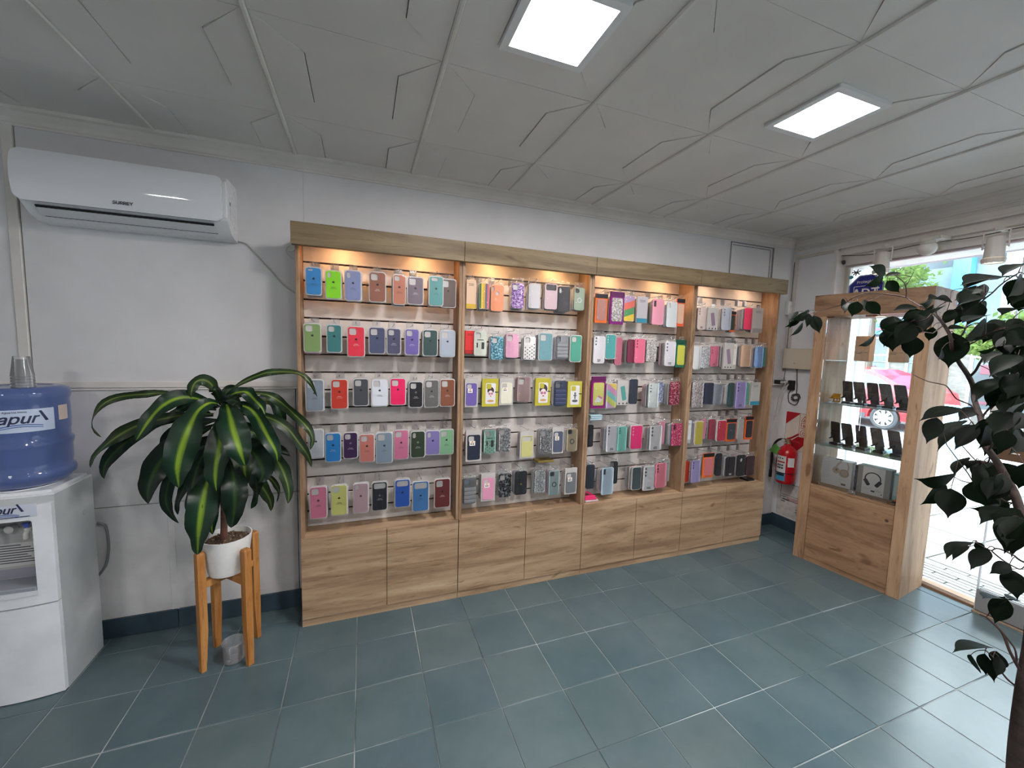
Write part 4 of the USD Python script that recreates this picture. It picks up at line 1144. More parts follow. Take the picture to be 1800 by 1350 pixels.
obj(t, "brand_panel", front_plate(sbox(dx0 + 0.03, 0.812, dx1 - 0.042, 0.868), 0.003, 0.0022), pm("cdd2de", 0.3))
brand(t, dcx + 0.010, 0.838, 0.72, lambda x, z, l: (x, bow(x) - 0.0026 - l, z), "brand_lettering")
obj(t, "small_print", front_plate(sbox(dcx - 0.06, 0.8155, dcx + 0.10, 0.8185), 0.0006, 0.0032), pm("3c4056", 0.5))
top = foot.buffer(-0.001)
obj(t, "top_cover", cat([flat(top, 0.868, 0.030), flat(top.buffer(-0.012), 0.898, 0.012), flat(Point(dcx, 2.372).buffer(0.118, quad_segs=8), 0.908, 0.005)]), disp_white)
obj(t, "side_screw", cat([cyl((dx1 - 0.001, 2.430, 0.735), (dx1 + 0.003, 2.430, 0.735), 0.012, 12)]), pm("b5b8b8", 0.4))
solo("appliance_cord", tube([(dx1 - 0.006, 2.53, 0.64), (dx1 + 0.024, 2.535, 0.62), (dx1 + 0.030, 2.538, 0.53), (dx1 + 0.018, 2.54, 0.43), (dx1 - 0.02, 2.545, 0.36)], 0.006, 8, 20), pm("75787a", 0.5), "grey cord looping out behind the water dispenser", "cord", smooth=True)

# blue bottle
bx_, by_, bz_ = dcx + 0.008, 2.372, 0.912
blue_jug = usdkit.material(stage, "/World/Looks/blue_jug", {"p": ("principled_bsdf", {"base_color": lin("7388c2"), "roughness": 0.12, "transmission_weight": 0.55, "ior": 1.3, "coat_weight": 0.5})}, [], surface="p.BSDF")
t = thing("water_bottle", "large ribbed blue water bottle upside down on the white dispenser", "water bottle", (bx_, by_, bz_))
prof = [(0.0001, 0), (0.085, 0.001), (0.118, 0.006), (0.135, 0.020), (0.1515, 0.040), (0.1535, 0.055), (0.150, 0.068), (0.141, 0.080), (0.1445, 0.105), (0.1445, 0.165), (0.1500, 0.180), (0.1505, 0.195), (0.141, 0.208), (0.141, 0.235), (0.1445, 0.250), (0.1445, 0.345), (0.143, 0.372), (0.1485, 0.385), (0.150, 0.405), (0.143, 0.422), (0.126, 0.432), (0.105, 0.434), (0.09, 0.428), (0.0001, 0.426)]
obj(t, "body", lathe(prof, (bx_, by_, bz_), 56), blue_jug, smooth=50)


def jug(x, z, l):
    a_ = (x - bx_) / 0.1445
    R_ = 0.1458 + l
    return (bx_ + R_ * math.sin(a_), by_ - R_ * math.cos(a_), z)


def jug_patch(x0, x1, z0, z1, l=0.0, th=0.0006):
    m = ext(rrect(x1 - x0, z1 - z0, 0.003, (x0 + x1) / 2, (z0 + z1) / 2), th).subdivide_to_size(0.012)
    P = np.array([jug(a_, b_, l + c_) for a_, b_, c_ in np.array(m.vertices)])
    q = trimesh.Trimesh(P, m.faces, process=False)
    q.fix_normals()
    return q


obj(t, "label", jug_patch(bx_ - 0.048, bx_ + 0.169, bz_ + 0.250, bz_ + 0.345), pm("c3d0e6", 0.35))
brand(t, bx_ + 0.050, bz_ + 0.292, 0.95, lambda x, z, l: jug(x, z, l + 0.0004), "brand_lettering")
tt = text("Agua De Mesa", 0.007)
P = np.array([jug(bx_ + 0.055 + a_, bz_ + 0.332 + b_, 0.0012 + c_) for a_, b_, c_ in np.array(tt.vertices)])
obj(t, "label_lettering", trimesh.Trimesh(P, tt.faces, process=False), pm("3a3f5c", 0.4))
obj(t, "date_sticker", jug_patch(bx_ + 0.186, bx_ + 0.232, bz_ + 0.285, bz_ + 0.350), pm("c9b9ae", 0.4))
# cups
for k in range(5):
    c = (bx_ + 0.034, by_ - 0.040, bz_ + 0.4272 + k * 0.0125)
    h_, r0_, r1_ = 0.085, 0.0355, 0.0245
    pr = [(r0_ + 0.003, 0.0), (r0_, 0.0015), (r1_, h_), (0.0001, h_), (0.0001, h_ - 0.0008), (r1_ - 0.0007, h_ - 0.0008), (r0_ - 0.0007, 0.0022), (r0_ + 0.0028, 0.0005), (r0_ + 0.003, 0.0)]
    cp = ["bottom clear cup of the inverted stack on the blue bottle", "second clear cup from the bottom of the stack on the blue bottle", "middle clear cup of the inverted stack on the blue bottle", "second clear cup from the top of the stack on the blue bottle", "topmost clear cup of the inverted stack on the blue bottle"][k]
    t = thing("plastic_cup", cp, "cup", c, group="cups stacked on the bottle")
    obj(t, "cup", lathe(pr, c, 28), cup_m, smooth=40)

# ---------------------------------------------------------------- plant stand, pot and striped plant
PX, PY = -0.622, 2.245
t = thing("plant_stand", "pine plant stand with four tall square legs holding the white pot", "plant stand", (PX, PY, 0))
ang = [math.radians(a) for a in (225, 315, 135, 45)]
legs = [(-0.712, 2.170), (-0.524, 2.150), (-0.702, 2.330), (-0.534, 2.343)]
for k, (lx, ly) in enumerate(legs):
    d = np.array([lx - PX, ly - PY])
    d /= np.linalg.norm(d)
    n = np.array([-d[1], d[0]])
    def sec(z, a_, b_, o):
        return [(lx + d[0] * (o + s * a_) + n[0] * q * b_, ly + d[1] * (o + s * a_) + n[1] * q * b_, z) for s in (-1, 1) for q in (-1, 1)]
    lo_ = hull(sec(0.0, 0.010, 0.014, 0.006) + sec(0.20, 0.0165, 0.0165, 0.0))
    mid_ = hull(sec(0.20, 0.0165, 0.0165, 0.0) + sec(0.575, 0.0165, 0.0165, 0.0))
    hi_ = hull(sec(0.575, 0.0165, 0.0165, 0.0) + sec(0.585, 0.013, 0.013, 0.0))
    obj(t, "leg", cat([lo_, mid_, hi_]), pine)
for (i, j), z in (((0, 3), 0.425), ((1, 2), 0.425)):
    a_, b_ = np.array(legs[i]), np.array(legs[j])
    d = (b_ - a_) / np.linalg.norm(b_ - a_)
    n = np.array([-d[1], d[0]]) * 0.016
    obj(t, "cross_brace", hull([(*(p + s * n), zz) for p in (a_ + d * 0.012, b_ - d * 0.012) for s in (-1, 1) for zz in (z - 0.016, z + 0.016)]), pine)

t = thing("potted_plant", "striped green plant with long drooping leaves in a white pot on the stand", "potted plant", (PX, PY, 0.4415))
pz = 0.4415
pot_prof = [(0.0001, 0), (0.070, 0.0), (0.078, 0.004), (0.083, 0.020), (0.104, 0.178), (0.104, 0.182), (0.0995, 0.182), (0.096, 0.150), (0.0001, 0.150)]
obj(t, "pot", lathe(pot_prof, (PX, PY, pz), 48), pm("ecebe8", 0.3), smooth=40)
soil = lathe([(0.0955, 0.154), (0.08, 0.160), (0.05, 0.163), (0.0001, 0.164)], (PX, PY, pz), 40).subdivide().subdivide()
V = np.array(soil.vertices)
V[:, 2] += (meshkit.noise(V * 140) - 0.5) * 0.012
obj(t, "soil", trimesh.Trimesh(V, soil.faces, process=False), noisy("potting_soil", "2a1d16", "6d5a46", scale=120, rough=0.9, lo=0.35, hi=0.7))
crumbs = []
for k in range(70):
    a_, q = rng.uniform(0, 6.28), 0.09 * math.sqrt(rng.random())
    m = trimesh.creation.icosphere(0, rng.uniform(0.002, 0.006))
    m.apply_translation([PX + q * math.cos(a_), PY + q * math.sin(a_), pz + 0.163])
    crumbs.append(m)
obj(t, "bark_chip", cat(crumbs), noisy("bark_chips", "4a3628", "a08a70", scale=60, rough=0.9), kind="stuff")
stem_m = noisy("plant_stem", "4a2f28", "77503f", scale=12, rough=0.7, stretch=(1, 1, 4), bump=0.4, bscale=60)
sx = PX - 0.008
obj(t, "stem", tube([(sx - 0.01, PY, pz + 0.150), (sx - 0.004, PY, pz + 0.20), (sx, PY, pz + 0.40), (sx + 0.004, PY, pz + 0.62), (sx + 0.008, PY, 1.27)], [0.021, 0.015, 0.013, 0.011, 0.006], 12, 30), stem_m, smooth=True)


def stripe_mat(name, edge, green, rim, mid, wd):
    return usdkit.material(stage, f"/World/Looks/{name}", {
        "tc": ("texture_coordinate", {}), "sp": ("separate_xyz", {}), "mp": ("mapping", {"scale": (60.0, 2.0, 1.0)}), "n2": ("noise_texture", {"scale": 1.0}),
        "j": ("math", {"math_type": "multiply_add", "value2": 0.16}), "sub": ("math", {"math_type": "subtract", "value2": 0.08}),
        "c": ("rgb_ramp", {"ramp": [(0.0, lin(edge)), (0.46 - wd, lin(green)), (0.48 - wd * 0.75, lin(rim)), (0.50 - wd * 0.4, lin(mid)), (0.50 + wd * 0.4, lin(mid)), (0.52 + wd * 0.75, lin(rim)), (0.54 + wd, lin(green)), (1.0, lin(edge))]}),
        "p": ("principled_bsdf", {"roughness": 0.36, "specular_ior_level": 0.4}), "tr": ("translucent_bsdf", {}), "mx": ("mix_closure", {"fac": 0.10})},
        [("tc.UV", "sp.vector"), ("tc.UV", "mp.vector"), ("mp.vector", "n2.vector"), ("n2.fac", "j.value1"), ("sp.x", "j.value3"), ("j.value", "sub.value1"), ("sub.value", "c.fac"), ("c.color", "p.base_color"), ("c.color", "tr.color"), ("p.BSDF", "mx.closure1"), ("tr.BSDF", "mx.closure2")], surface="mx.closure")


striped = [stripe_mat("striped_leaf_bright", "12261b", "1b3a25", "456320", "7d9a2c", 0.10), stripe_mat("striped_leaf_olive", "1b2a18", "2c4022", "45562a", "6c7b38", 0.07), stripe_mat("striped_leaf_dark", "0e1c14", "13281a", "1c3219", "2f4a20", 0.07)]
BRIGHT = {2, 6, 9, 10, 14, 25, 26, 11}
OLIVE = {0, 1, 3, 12, 13, 15, 18, 22, 23, 19}


def strap_leaf(pts, wmax, face_dir, ripple, n=26):
    """A long strap leaf along the points; UV across in u."""
    P = smooth_path(pts, n)
    k = np.ones(5) / 5
    Q = np.vstack([P[:1]] * 2 + [P] + [P[-1:]] * 2)
    P = np.stack([np.convolve(Q[:, j], k, "valid") for j in range(3)], 1)
    T = np.gradient(P, axis=0)
    T /= np.linalg.norm(T, axis=1, keepdims=True)
    s = np.linspace(0, 1, n)
    w = wmax * np.interp(s, [0, 0.06, 0.18, 0.4, 0.6, 0.8, 0.93, 1.0], [0.16, 0.2, 0.5, 0.95, 1.0, 0.78, 0.35, 0.02])
    V, UVs = [], []
    us = np.linspace(-1, 1, 7)
    for i in range(n):
        f = np.array(face_dir, float)
        side = np.cross(T[i], f)
        side /= np.linalg.norm(side) + 1e-9
        up = np.cross(side, T[i])
        tw = ripple[0] * math.sin(s[i] * ripple[1] + ripple[2])
        sd = side * math.cos(tw) + up * math.sin(tw)
        nn = np.cross(sd, T[i])
        for u_ in us:
            V.append(P[i] + sd * u_ * w[i] / 2 + nn * (abs(u_) * 0.10 * w[i] + 0.07 * w[i] * math.sin(s[i] * 24 + 2 * u_ + ripple[2]) * abs(u_)))
            UVs.append((u_ / 2 + 0.5, s[i]))
    F = []
    m_ = len(us)
    for i in range(n - 1):
        for j in range(m_ - 1):
            a0 = i * m_ + j
            F += [(a0, a0 + 1, a0 + m_ + 1), (a0, a0 + m_ + 1, a0 + m_)]
    return trimesh.Trimesh(V, F, process=False), np.array(UVs)


# leaves measured off the photograph: pixels from base to tip, width, how far the tip swings forward (-) or back (+)
LEAVES = [
    ([(387, 715), (375, 680), (362, 668), (348, 667), (338, 680), (336, 702)], 17, -0.10), ([(387, 712), (350, 697), (325, 693), (300, 690), (275, 691), (240, 694), (205, 696), (185, 705), (168, 722), (160, 745), (160, 760), (172, 768), (186, 771)], 11, -0.04),
    ([(385, 716), (345, 700), (320, 697), (290, 710), (265, 735), (245, 765), (237, 777)], 25, -0.13), ([(382, 728), (330, 728), (295, 735), (265, 740), (235, 750), (205, 768), (180, 787), (165, 804), (153, 818), (155, 825), (161, 826)], 19, 0.02),
    ([(382, 730), (300, 735), (255, 757), (215, 782), (190, 807), (178, 830), (180, 842), (186, 846)], 21, 0.06), ([(382, 722), (350, 713), (330, 712), (312, 722), (293, 725)], 16, 0.16), ([(385, 712), (372, 706), (352, 716), (335, 747), (320, 785), (311, 825), (315, 862)], 38, -0.17),
    ([(384, 738), (345, 745), (310, 760), (288, 783), (280, 802)], 24, 0.14), ([(384, 745), (335, 768), (300, 790), (275, 822), (262, 852), (258, 872), (262, 890)], 34, -0.02), ([(388, 715), (392, 745), (384, 795), (378, 840), (381, 867)], 32, -0.16),
    ([(396, 705), (402, 722), (412, 762), (425, 802), (432, 822)], 37, -0.20), ([(393, 705), (410, 692), (432, 688), (445, 700), (460, 716), (466, 731)], 20, -0.06), ([(392, 708), (400, 693), (420, 675), (440, 665), (460, 657), (480, 652), (500, 655), (522, 653), (540, 664), (553, 685), (559, 702)], 11, 0.02),
    ([(393, 706), (430, 693), (455, 690), (480, 697), (500, 712), (520, 730), (535, 745), (550, 766), (551, 782), (541, 795)], 16, 0.0), ([(393, 712), (425, 712), (445, 722), (460, 746), (475, 776), (488, 802), (487, 816)], 25, -0.10),
    ([(390, 726), (445, 727), (470, 733), (490, 741), (505, 752), (520, 770), (530, 786), (541, 797), (548, 826)], 17, 0.03), ([(390, 730), (430, 722), (460, 703), (478, 703), (490, 724), (500, 743), (497, 762)], 20, 0.12),
    ([(390, 737), (430, 745), (455, 760), (480, 780), (497, 792), (513, 805)], 20, 0.14), ([(390, 750), (440, 757), (465, 772), (482, 800), (500, 832), (505, 852), (510, 872), (504, 890)], 23, 0.05), ([(391, 758), (415, 790), (430, 820), (432, 856)], 26, -0.06),
    ([(391, 765), (425, 780), (450, 802), (463, 832), (452, 852)], 38, -0.02), ([(391, 780), (435, 812), (452, 852), (450, 882), (438, 897)], 20, 0.02), ([(391, 790), (445, 838), (468, 866), (478, 890), (475, 902)], 21, 0.08), ([(391, 800), (465, 832), (485, 852), (492, 868), (484, 886)], 10, 0.10),
    ([(386, 775), (355, 802), (341, 842), (335, 882), (341, 920)], 21, -0.03), ([(388, 790), (370, 832), (358, 872), (350, 930), (347, 979)], 36, -0.13), ([(388, 800), (378, 850), (370, 892), (374, 943)], 22, -0.10), ([(391, 790), (410, 832), (413, 882), (405, 931)], 34, -0.10),
    ([(385, 775), (340, 792), (312, 815), (298, 845), (290, 882), (302, 907), (318, 923)], 17, 0.02), ([(386, 782), (345, 805), (322, 862), (311, 888), (313, 909)], 15, 0.08), ([(387, 770), (362, 778), (353, 800), (345, 827)], 22, 0.10),
    ([(389, 712), (383, 694), (376, 684), (366, 690)], 14, -0.05), ([(390, 712), (398, 690), (408, 682), (420, 690)], 14, 0.05), ([(390, 714), (404, 702), (418, 706), (424, 722)], 16, -0.10), ([(388, 716), (372, 712), (360, 722), (354, 740)], 16, 0.08),
    ([(388, 800), (352, 830), (342, 862), (340, 895)], 20, 0.05), ([(390, 740), (405, 775), (402, 815), (396, 850)], 26, 0.10),
]
for k, (px, w, sw) in enumerate(LEAVES):
    n = len(px)
    pts = []
    for i, (a_, b_) in enumerate(px):
        y = PY + (sw * math.sin(i / (n - 1) * math.pi * 0.62) / math.sin(math.pi * 0.5) if n > 1 else 0)
        if a_ > 515:
            y = min(y, 2.292)
        y = min(y, 2.535)
        pts.append(aty(a_, b_, y))
    r = random.Random(k)
    wm = w / FPX * 2.25
    mesh_, uv = strap_leaf(pts, wm, np.array([0.1 * r.uniform(-1, 1), -1, 0.35]), (r.uniform(0.35, 0.9) if w < 24 else r.uniform(0.15, 0.4), r.uniform(6, 13), r.uniform(0, 6)))
    obj(t, "leaf", mesh_, striped[0 if k in BRIGHT else 1 if k in OLIVE else 2], smooth=True, uv=uv)

# clear tub on the floor
c = (-0.600, 2.205, 0.0)
t = thing("plastic_tub", "clear plastic tub on the floor under the plant stand", "tub", c)
obj(t, "tub", lathe([(0.0001, 0), (0.040, 0), (0.044, 0.004), (0.0445, 0.02), (0.043, 0.024), (0.0455, 0.028), (0.0465, 0.085), (0.050, 0.090), (0.050, 0.098), (0.0475, 0.100), (0.0462, 0.096), (0.0448, 0.088), (0.0428, 0.006), (0.0001, 0.003)], c, 36), film("tub_plastic", haze=0.16, gloss=0.08, ior=1.5, bump=0.15, bscale=30), smooth=35)

# ---------------------------------------------------------------- glass showcase by the window
ANG = -82.3
SW, SD, SH = 0.637, 0.375, 2.016
t = thing("showcase", "tall oak showcase with glass shelves standing in front of the shop window", "showcase", (3.182, 2.088, 0), rz=ANG)
ST = 0.072
obj(t, "side_panel", cbox(0, ST, 0.0, SD, 0.0, 1.861, 0.0012), oak_case_z)
obj(t, "side_panel", cbox(SW - 0.066, SW, 0.0, SD, 0.0, 1.861, 0.0012), oak_case_z)
obj(t, "crown", cbox(-0.012, SW + 0.001, -0.004, SD, 1.8615, SH, 0.0012), oak_case_y)
obj(t, "base_board", cbox(ST + 0.0005, SW - 0.0665, 0.006, SD - 0.005, 0.0, 0.034, 0.001), oak_case_y)
obj(t, "cabinet_body", box(ST + 0.0005, SW - 0.0665, 0.018, SD - 0.002, 0.0345, 0.588), oak_case_z)
obj(t, "cabinet_top", cbox(ST + 0.0005, SW - 0.0665, 0.004, SD - 0.002, 0.588, 0.606, 0.001), oak_case_y)
pnl = obj(t, "door", cbox(ST + 0.002, SW - 0.068, 0.004, 0.0175, 0.036, 0.586, 0.001), oak_case_y)
obj(pnl, "wood_plug", face(Point(0.535, 0.495).buffer(0.010, quad_segs=5), 0.005, 0.002), pm("4d3320", 0.5))
for z in (0.905, 1.222, 1.540):
    p = obj(t, "glass_shelf", cbox(ST + 0.003, SW - 0.069, 0.040, SD - 0.02, z - 0.003, z + 0.003, 0.0006), glass_shelf)
    for y in (0.09, SD - 0.08):
        obj(p, "shelf_pin", cyl((ST - 0.002, y, z - 0.0062), (ST + 0.016, y, z - 0.0062), 0.003, 8), chrome)
        obj(p, "shelf_pin", cyl((SW - 0.064, y, z - 0.0062), (SW - 0.082, y, z - 0.0062), 0.003, 8), chrome)
for a_, b_ in ((ST + 0.002, 0.3315), (0.3335, SW - 0.068)):
    obj(t, "glass_door", box(a_, b_, 0.008, 0.013, 0.609, 1.858), film("door_glass", tint=(0.97, 0.985, 0.98), gloss=0.0) if "door_glass" not in _m else _m["door_glass"])
hm = pm("6b4a32", 0.35, 0.6)
for a_ in (ST + 0.004, SW - 0.112):
    for z in (0.609, 1.8475):
        obj(t, "hinge", cbox(a_, a_ + 0.040, 0.004, 0.018, z, z + 0.011, 0.001), hm)
obj(t, "hinge", cbox(0.302, 0.3625, 0.004, 0.018, 1.846, 1.858, 0.001), hm)
ring = Point(0.32, 0.18).buffer(0.033, quad_segs=8).difference(Point(0.32, 0.18).buffer(0.025, quad_segs=8))
dl = obj(t, "downlight", flat(ring, 1.855, 0.006), pm("d9d4cc", 0.3, 0.6))
obj(dl, "lens", flat(Point(0.32, 0.18).buffer(0.0255, quad_segs=6), 1.8575, 0.002), glow("showcase_downlight", (1.0, 0.58, 0.28), 55.0))
lk = obj(t, "lock", cbox(0.312, 0.353, -0.001, 0.020, 0.6092, 0.634, 0.002), chrome)
obj(lk, "key_barrel", cyl((0.3325, -0.002, 0.622), (0.3325, -0.010, 0.622), 0.009, 14), chrome)

MX = np.array([math.cos(math.radians(ANG)), math.sin(math.radians(ANG)), 0])
MY = np.array([-MX[1], MX[0], 0])


def loc(x, y, z):
    return np.array([3.182, 2.088, 0]) + MX * x + MY * y + np.array([0, 0, z])


blackp = pm("16151a", 0.35)
for row, (z, spots) in enumerate(((1.2255, (0.192, 0.270, 0.345, 0.422, 0.500)), (0.9085, (0.142, 0.222, 0.305, 0.400, 0.494)))):
    for k, x in enumerate(spots):
        sh = ("middle", "lower")[row]
        t = thing("phone_stand", f"black folding phone stand, {ORD[k]} from left on the {sh} glass shelf of the showcase", "phone stand", loc(x, 0.165, z), rz=ANG + (-16, 4, -6, 8, 2)[k] * 0.6, group="black phone stands in the showcase")
        base = [(px, py, zz) for zz, sc in ((0.0, 1.0), (0.010, 1.0), (0.016, 0.86)) for px in (-0.026 * sc, 0.030 * sc) for py in (-0.036 * sc, 0.036 * sc)]
        obj(t, "base", hull(base), blackp)
        obj(t, "post", hull([(px, py, zz) for zz, ox, oy in ((0.012, 0.004, 0.004), (0.075, -0.012, 0.012)) for px in (ox - 0.024, ox + 0.024) for py in (oy - 0.006, oy + 0.006)]), blackp)
        def slab(z0, z1, hw, th):
            q = []
            for zz in (z0, z1):
                f = (zz - 0.05) / 0.115
                ox, oy = -0.008 - 0.034 * f, 0.002 + 0.032 * f
                q += [(ox + sx * hw, oy + sy * th, zz) for sx in (-1, 1) for sy in (-1, 1)]
            return q
        obj(t, "back_plate", hull(slab(0.086, 0.158, 0.032, 0.003) + slab(0.086, 0.163, 0.027, 0.003)), blackp)
        obj(t, "lower_plate", hull(slab(0.044, 0.0855, 0.032, 0.005)), blackp)
        obj(t, "ledge", cat([hull([(px, py, zz) for px, zz in ((-0.034, 0.052), (-0.042, 0.042), (-0.032, 0.046), (-0.040, 0.036)) for py in (-0.014, 0.014)] + [(-0.012, py, zz) for py in (-0.014, 0.014) for zz in (0.052, 0.070)]), hull([(px, py, zz) for px, zz in ((-0.041, 0.035), (-0.046, 0.039), (-0.039, 0.040), (-0.046, 0.044)) for py in (-0.014, 0.014)])]), blackp)
t = thing("phone_stand", "small gold metal phone stand at the left end of the middle shelf", "phone stand", loc(0.112, 0.165, 1.2255), rz=ANG, group=None)
gold = pm("c09028", 0.3, 0.8)
obj(t, "base", cat([face(sbox(-0.022, 0, 0.024, 0.05).difference(unary_union([Point(-0.006, 0.018).buffer(0.006), Point(0.012, 0.018).buffer(0.006), Point(0.004, 0.034).buffer(0.006)])), 0.012, 0.003), cbox(-0.022, 0.024, -0.012, 0.03, 0.0, 0.003, 0.0005)]), gold)
obj(t, "back_plate", hull([(sx * 0.026 + 0.001, y, z) for sx in (-1, 1) for y, z in ((-0.022, 0.030), (-0.025, 0.032), (0.014, 0.062), (0.011, 0.064))]), gold)
obj(t, "ledge", hull([(sx * 0.013 - 0.020, y, z) for sx in (-1, 1) for y, z in ((-0.022, 0.030), (-0.034, 0.028), (-0.022, 0.027), (-0.034, 0.031))]), gold)

cardb = noisy("cardboard", "967a62", "a88a70", scale=9, rough=0.8)
for k, (x, w, lab) in enumerate(((0.182, 0.087, "brown cardboard box on the left of the top glass shelf"), (0.378, 0.084, "brown cardboard box on the right of the top glass shelf"))):
    t = thing("cardboard_box", lab, "box", loc(x + w / 2, 0.235, 1.5432), rz=ANG, group="cardboard boxes in the showcase")
    obj(t, "carton", cbox(-w / 2, w / 2, -0.035, 0.045, 0, 0.179, 0.001), cardb)
    obj(t, "end_flap", cbox(w / 2 + 0.0002, w / 2 + 0.0012, -0.034, 0.044, 0.001, 0.178, 0.0003), pm("c69a74", 0.7))
    obj(t, "lettering", cat([face(sbox(-w * 0.38, 0.060 - 0.009 * q, w * (0.05 - 0.06 * q), 0.064 - 0.009 * q), -0.0350, 0.0004) for q in range(2)] + [face(sbox(w * 0.16, 0.061, w * 0.42, 0.064), -0.0350, 0.0004)]), pm("4d3c30", 0.6))

# headphone boxes
t = thing("headphone_box", "white retail box picturing beige headphones, on the left of the showcase floor", "box", loc(0.185, 0.145, 0.6065), rz=ANG + 3)
boxw = pm("c6c7cb", 0.4)
obj(t, "carton", cbox(-0.092, 0.092, -0.038, 0.038, 0, 0.195, 0.001), boxw)
beige = pm("a99b90", 0.45)
obj(t, "printed_headphones", cat([face(affinity.scale(Point(-0.004, 0.120).buffer(0.026), 0.85, 1), -0.0381, 0.0006), face(Point(0.046, 0.106).buffer(0.032), -0.0381, 0.0006), face(LineString([(-0.006, 0.140), (0.008, 0.170), (0.022, 0.190)]).buffer(0.006), -0.0381, 0.0006), face(LineString([(0.068, 0.126), (0.072, 0.160), (0.060, 0.188)]).buffer(0.0045), -0.0381, 0.0006)]), beige)
obj(t, "printed_headphones", cat([face(affinity.scale(Point(0.0, 0.124).buffer(0.009), 0.8, 1), -0.0388, 0.0005), face(Point(0.048, 0.108).buffer(0.024).difference(Point(0.048, 0.108).buffer(0.022)), -0.0388, 0.0005)]), pm("766458", 0.45))
obj(t, "lettering", cat([face(sbox(-0.084, 0.168 - q * 0.013, -0.045 + 0.004 * (q % 3), 0.1705 - q * 0.013), -0.0381, 0.0004) for q in range(10)] + [face(sbox(0.015, 0.055, 0.055, 0.058), -0.0381, 0.0004)]), pm("a5a4a8", 0.5))
obj(t, "maker_badge", face(sbox(0.035, 0.016, 0.062, 0.030), -0.0381, 0.0005), pm("5d5650", 0.4))
obj(t, "hang_handle", cat([flat(rrect(0.042, 0.022, 0.004).difference(rrect(0.028, 0.010, 0.003)), 0.1953, 0.004)]), pm("2c2c30", 0.4))
t = thing("headphone_box", "grey and white box with a black headphone picture, right of the showcase lock", "box", loc(0.405, 0.150, 0.6065), rz=ANG + 2)
obj(t, "carton", cbox(-0.092, 0.092, -0.040, 0.040, 0, 0.200, 0.001), pm("8d8b8a", 0.45))
obj(t, "front_sleeve", face(sbox(-0.062, 0.001, 0.060, 0.199), -0.0401, 0.001), pm("cbc8c8", 0.4))
hp = Point(-0.004, 0.118).buffer(0.046, quad_segs=8).difference(Point(-0.004, 0.118).buffer(0.039, quad_segs=8)).difference(sbox(-0.06, 0.04, 0.06, 0.100))
cups_ = unary_union([affinity.rotate(rrect(0.022, 0.048, 0.007, -0.036, 0.088), 32), affinity.rotate(rrect(0.022, 0.048, 0.007, 0.028, 0.088), -32)])
obj(t, "printed_headphones", face(unary_union([hp, cups_]), -0.0411, 0.0006), pm("2b2b34", 0.4))
obj(t, "lettering", cat([face(sbox(-0.055, 0.048 - q * 0.009, -0.005 - 0.01 * q, 0.050 - q * 0.009), -0.0411, 0.0004) for q in range(2)] + [face(sbox(0.012, 0.044 - q * 0.006, 0.050, 0.046 - q * 0.006), -0.0411, 0.0004) for q in range(3)]), pm("a09c9c", 0.5))
obj(t, "maker_badge", cat([face(sbox(-0.008, 0.026, 0.012, 0.037), -0.0411, 0.0005), face(sbox(0.046, 0.018, 0.054, 0.024), -0.0411, 0.0005)]), pm("3d3a3a", 0.4))
t = thing("accessory_box", "thin black-edged box squeezed between the two headphone boxes", "box", loc(0.296, 0.170, 0.6065), rz=ANG)
obj(t, "carton", cbox(-0.0085, 0.0085, -0.035, 0.035, 0, 0.185, 0.001), pm("23242c", 0.4))
obj(t, "edge_label", cbox(-0.006, 0.006, -0.0356, -0.0352, 0.02, 0.16, 0.0001), pm("34405e", 0.4))
t = thing("accessory_box", "pale blue clear-windowed box at the right end of the showcase floor", "box", loc(0.531, 0.190, 0.6065), rz=ANG)
obj(t, "carton", cbox(-0.028, 0.028, -0.050, 0.050, 0, 0.185, 0.001), pm("9cc0c6", 0.3))
obj(t, "window_panel", cbox(-0.022, 0.022, -0.0508, -0.0502, 0.03, 0.17, 0.0002), pm("c6d4d2", 0.2))
t = thing("gadget", "small orange gadget lying at the right front of the showcase floor", "gadget", loc(0.550, 0.085, 0.6065), rz=ANG)
obj(t, "body", cbox(-0.016, 0.014, -0.020, 0.020, 0, 0.020, 0.004), pm("d9772c", 0.4))
obj(t, "end_cap", cbox(-0.017, 0.015, -0.028, -0.0205, 0, 0.016, 0.003), pm("3f3a38", 0.4))

# ---------------------------------------------------------------- things on the short street-side wall
EX, EY = WX - 0.088, 2.408
t = thing("fire_extinguisher", "red fire extinguisher hung on the wall between display units and showcase", "fire extinguisher", (EX, EY, 0.452))
red = pm("b81420", 0.22, coat=0.6)
obj(t, "cylinder", lathe([(0.0001, 0.452), (0.060, 0.452), (0.068, 0.458), (0.074, 0.475), (0.075, 0.49), (0.075, 0.715), (0.072, 0.735), (0.060, 0.758), (0.040, 0.776), (0.024, 0.786), (0.022, 0.800), (0.0001, 0.800)], (EX, EY, 0), 40), red, smooth=40)
obj(t, "valve", cat([cyl((EX, EY, 0.798), (EX, EY, 0.842), 0.017, 14), cyl((EX - 0.004, EY + 0.004, 0.826), (EX - 0.042, EY + 0.012, 0.826), 0.011, 12)]), pm("b9a988", 0.3, 0.8), smooth=40)
obj(t, "gauge", cat([cyl((EX - 0.042, EY + 0.012, 0.826), (EX - 0.054, EY + 0.015, 0.826), 0.016, 16)]), pm("d5d2cb", 0.3, 0.4), smooth=40)
obj(t, "handle", cat([tube([(EX, EY + 0.010, 0.842), (EX - 0.005, EY - 0.030, 0.862), (EX - 0.008, EY - 0.085, 0.902)], 0.008, 8), tube([(EX, EY - 0.012, 0.832), (EX - 0.004, EY - 0.06, 0.832), (EX - 0.006, EY - 0.100, 0.826)], 0.008, 8)]), pm("a31420", 0.3), smooth=40)
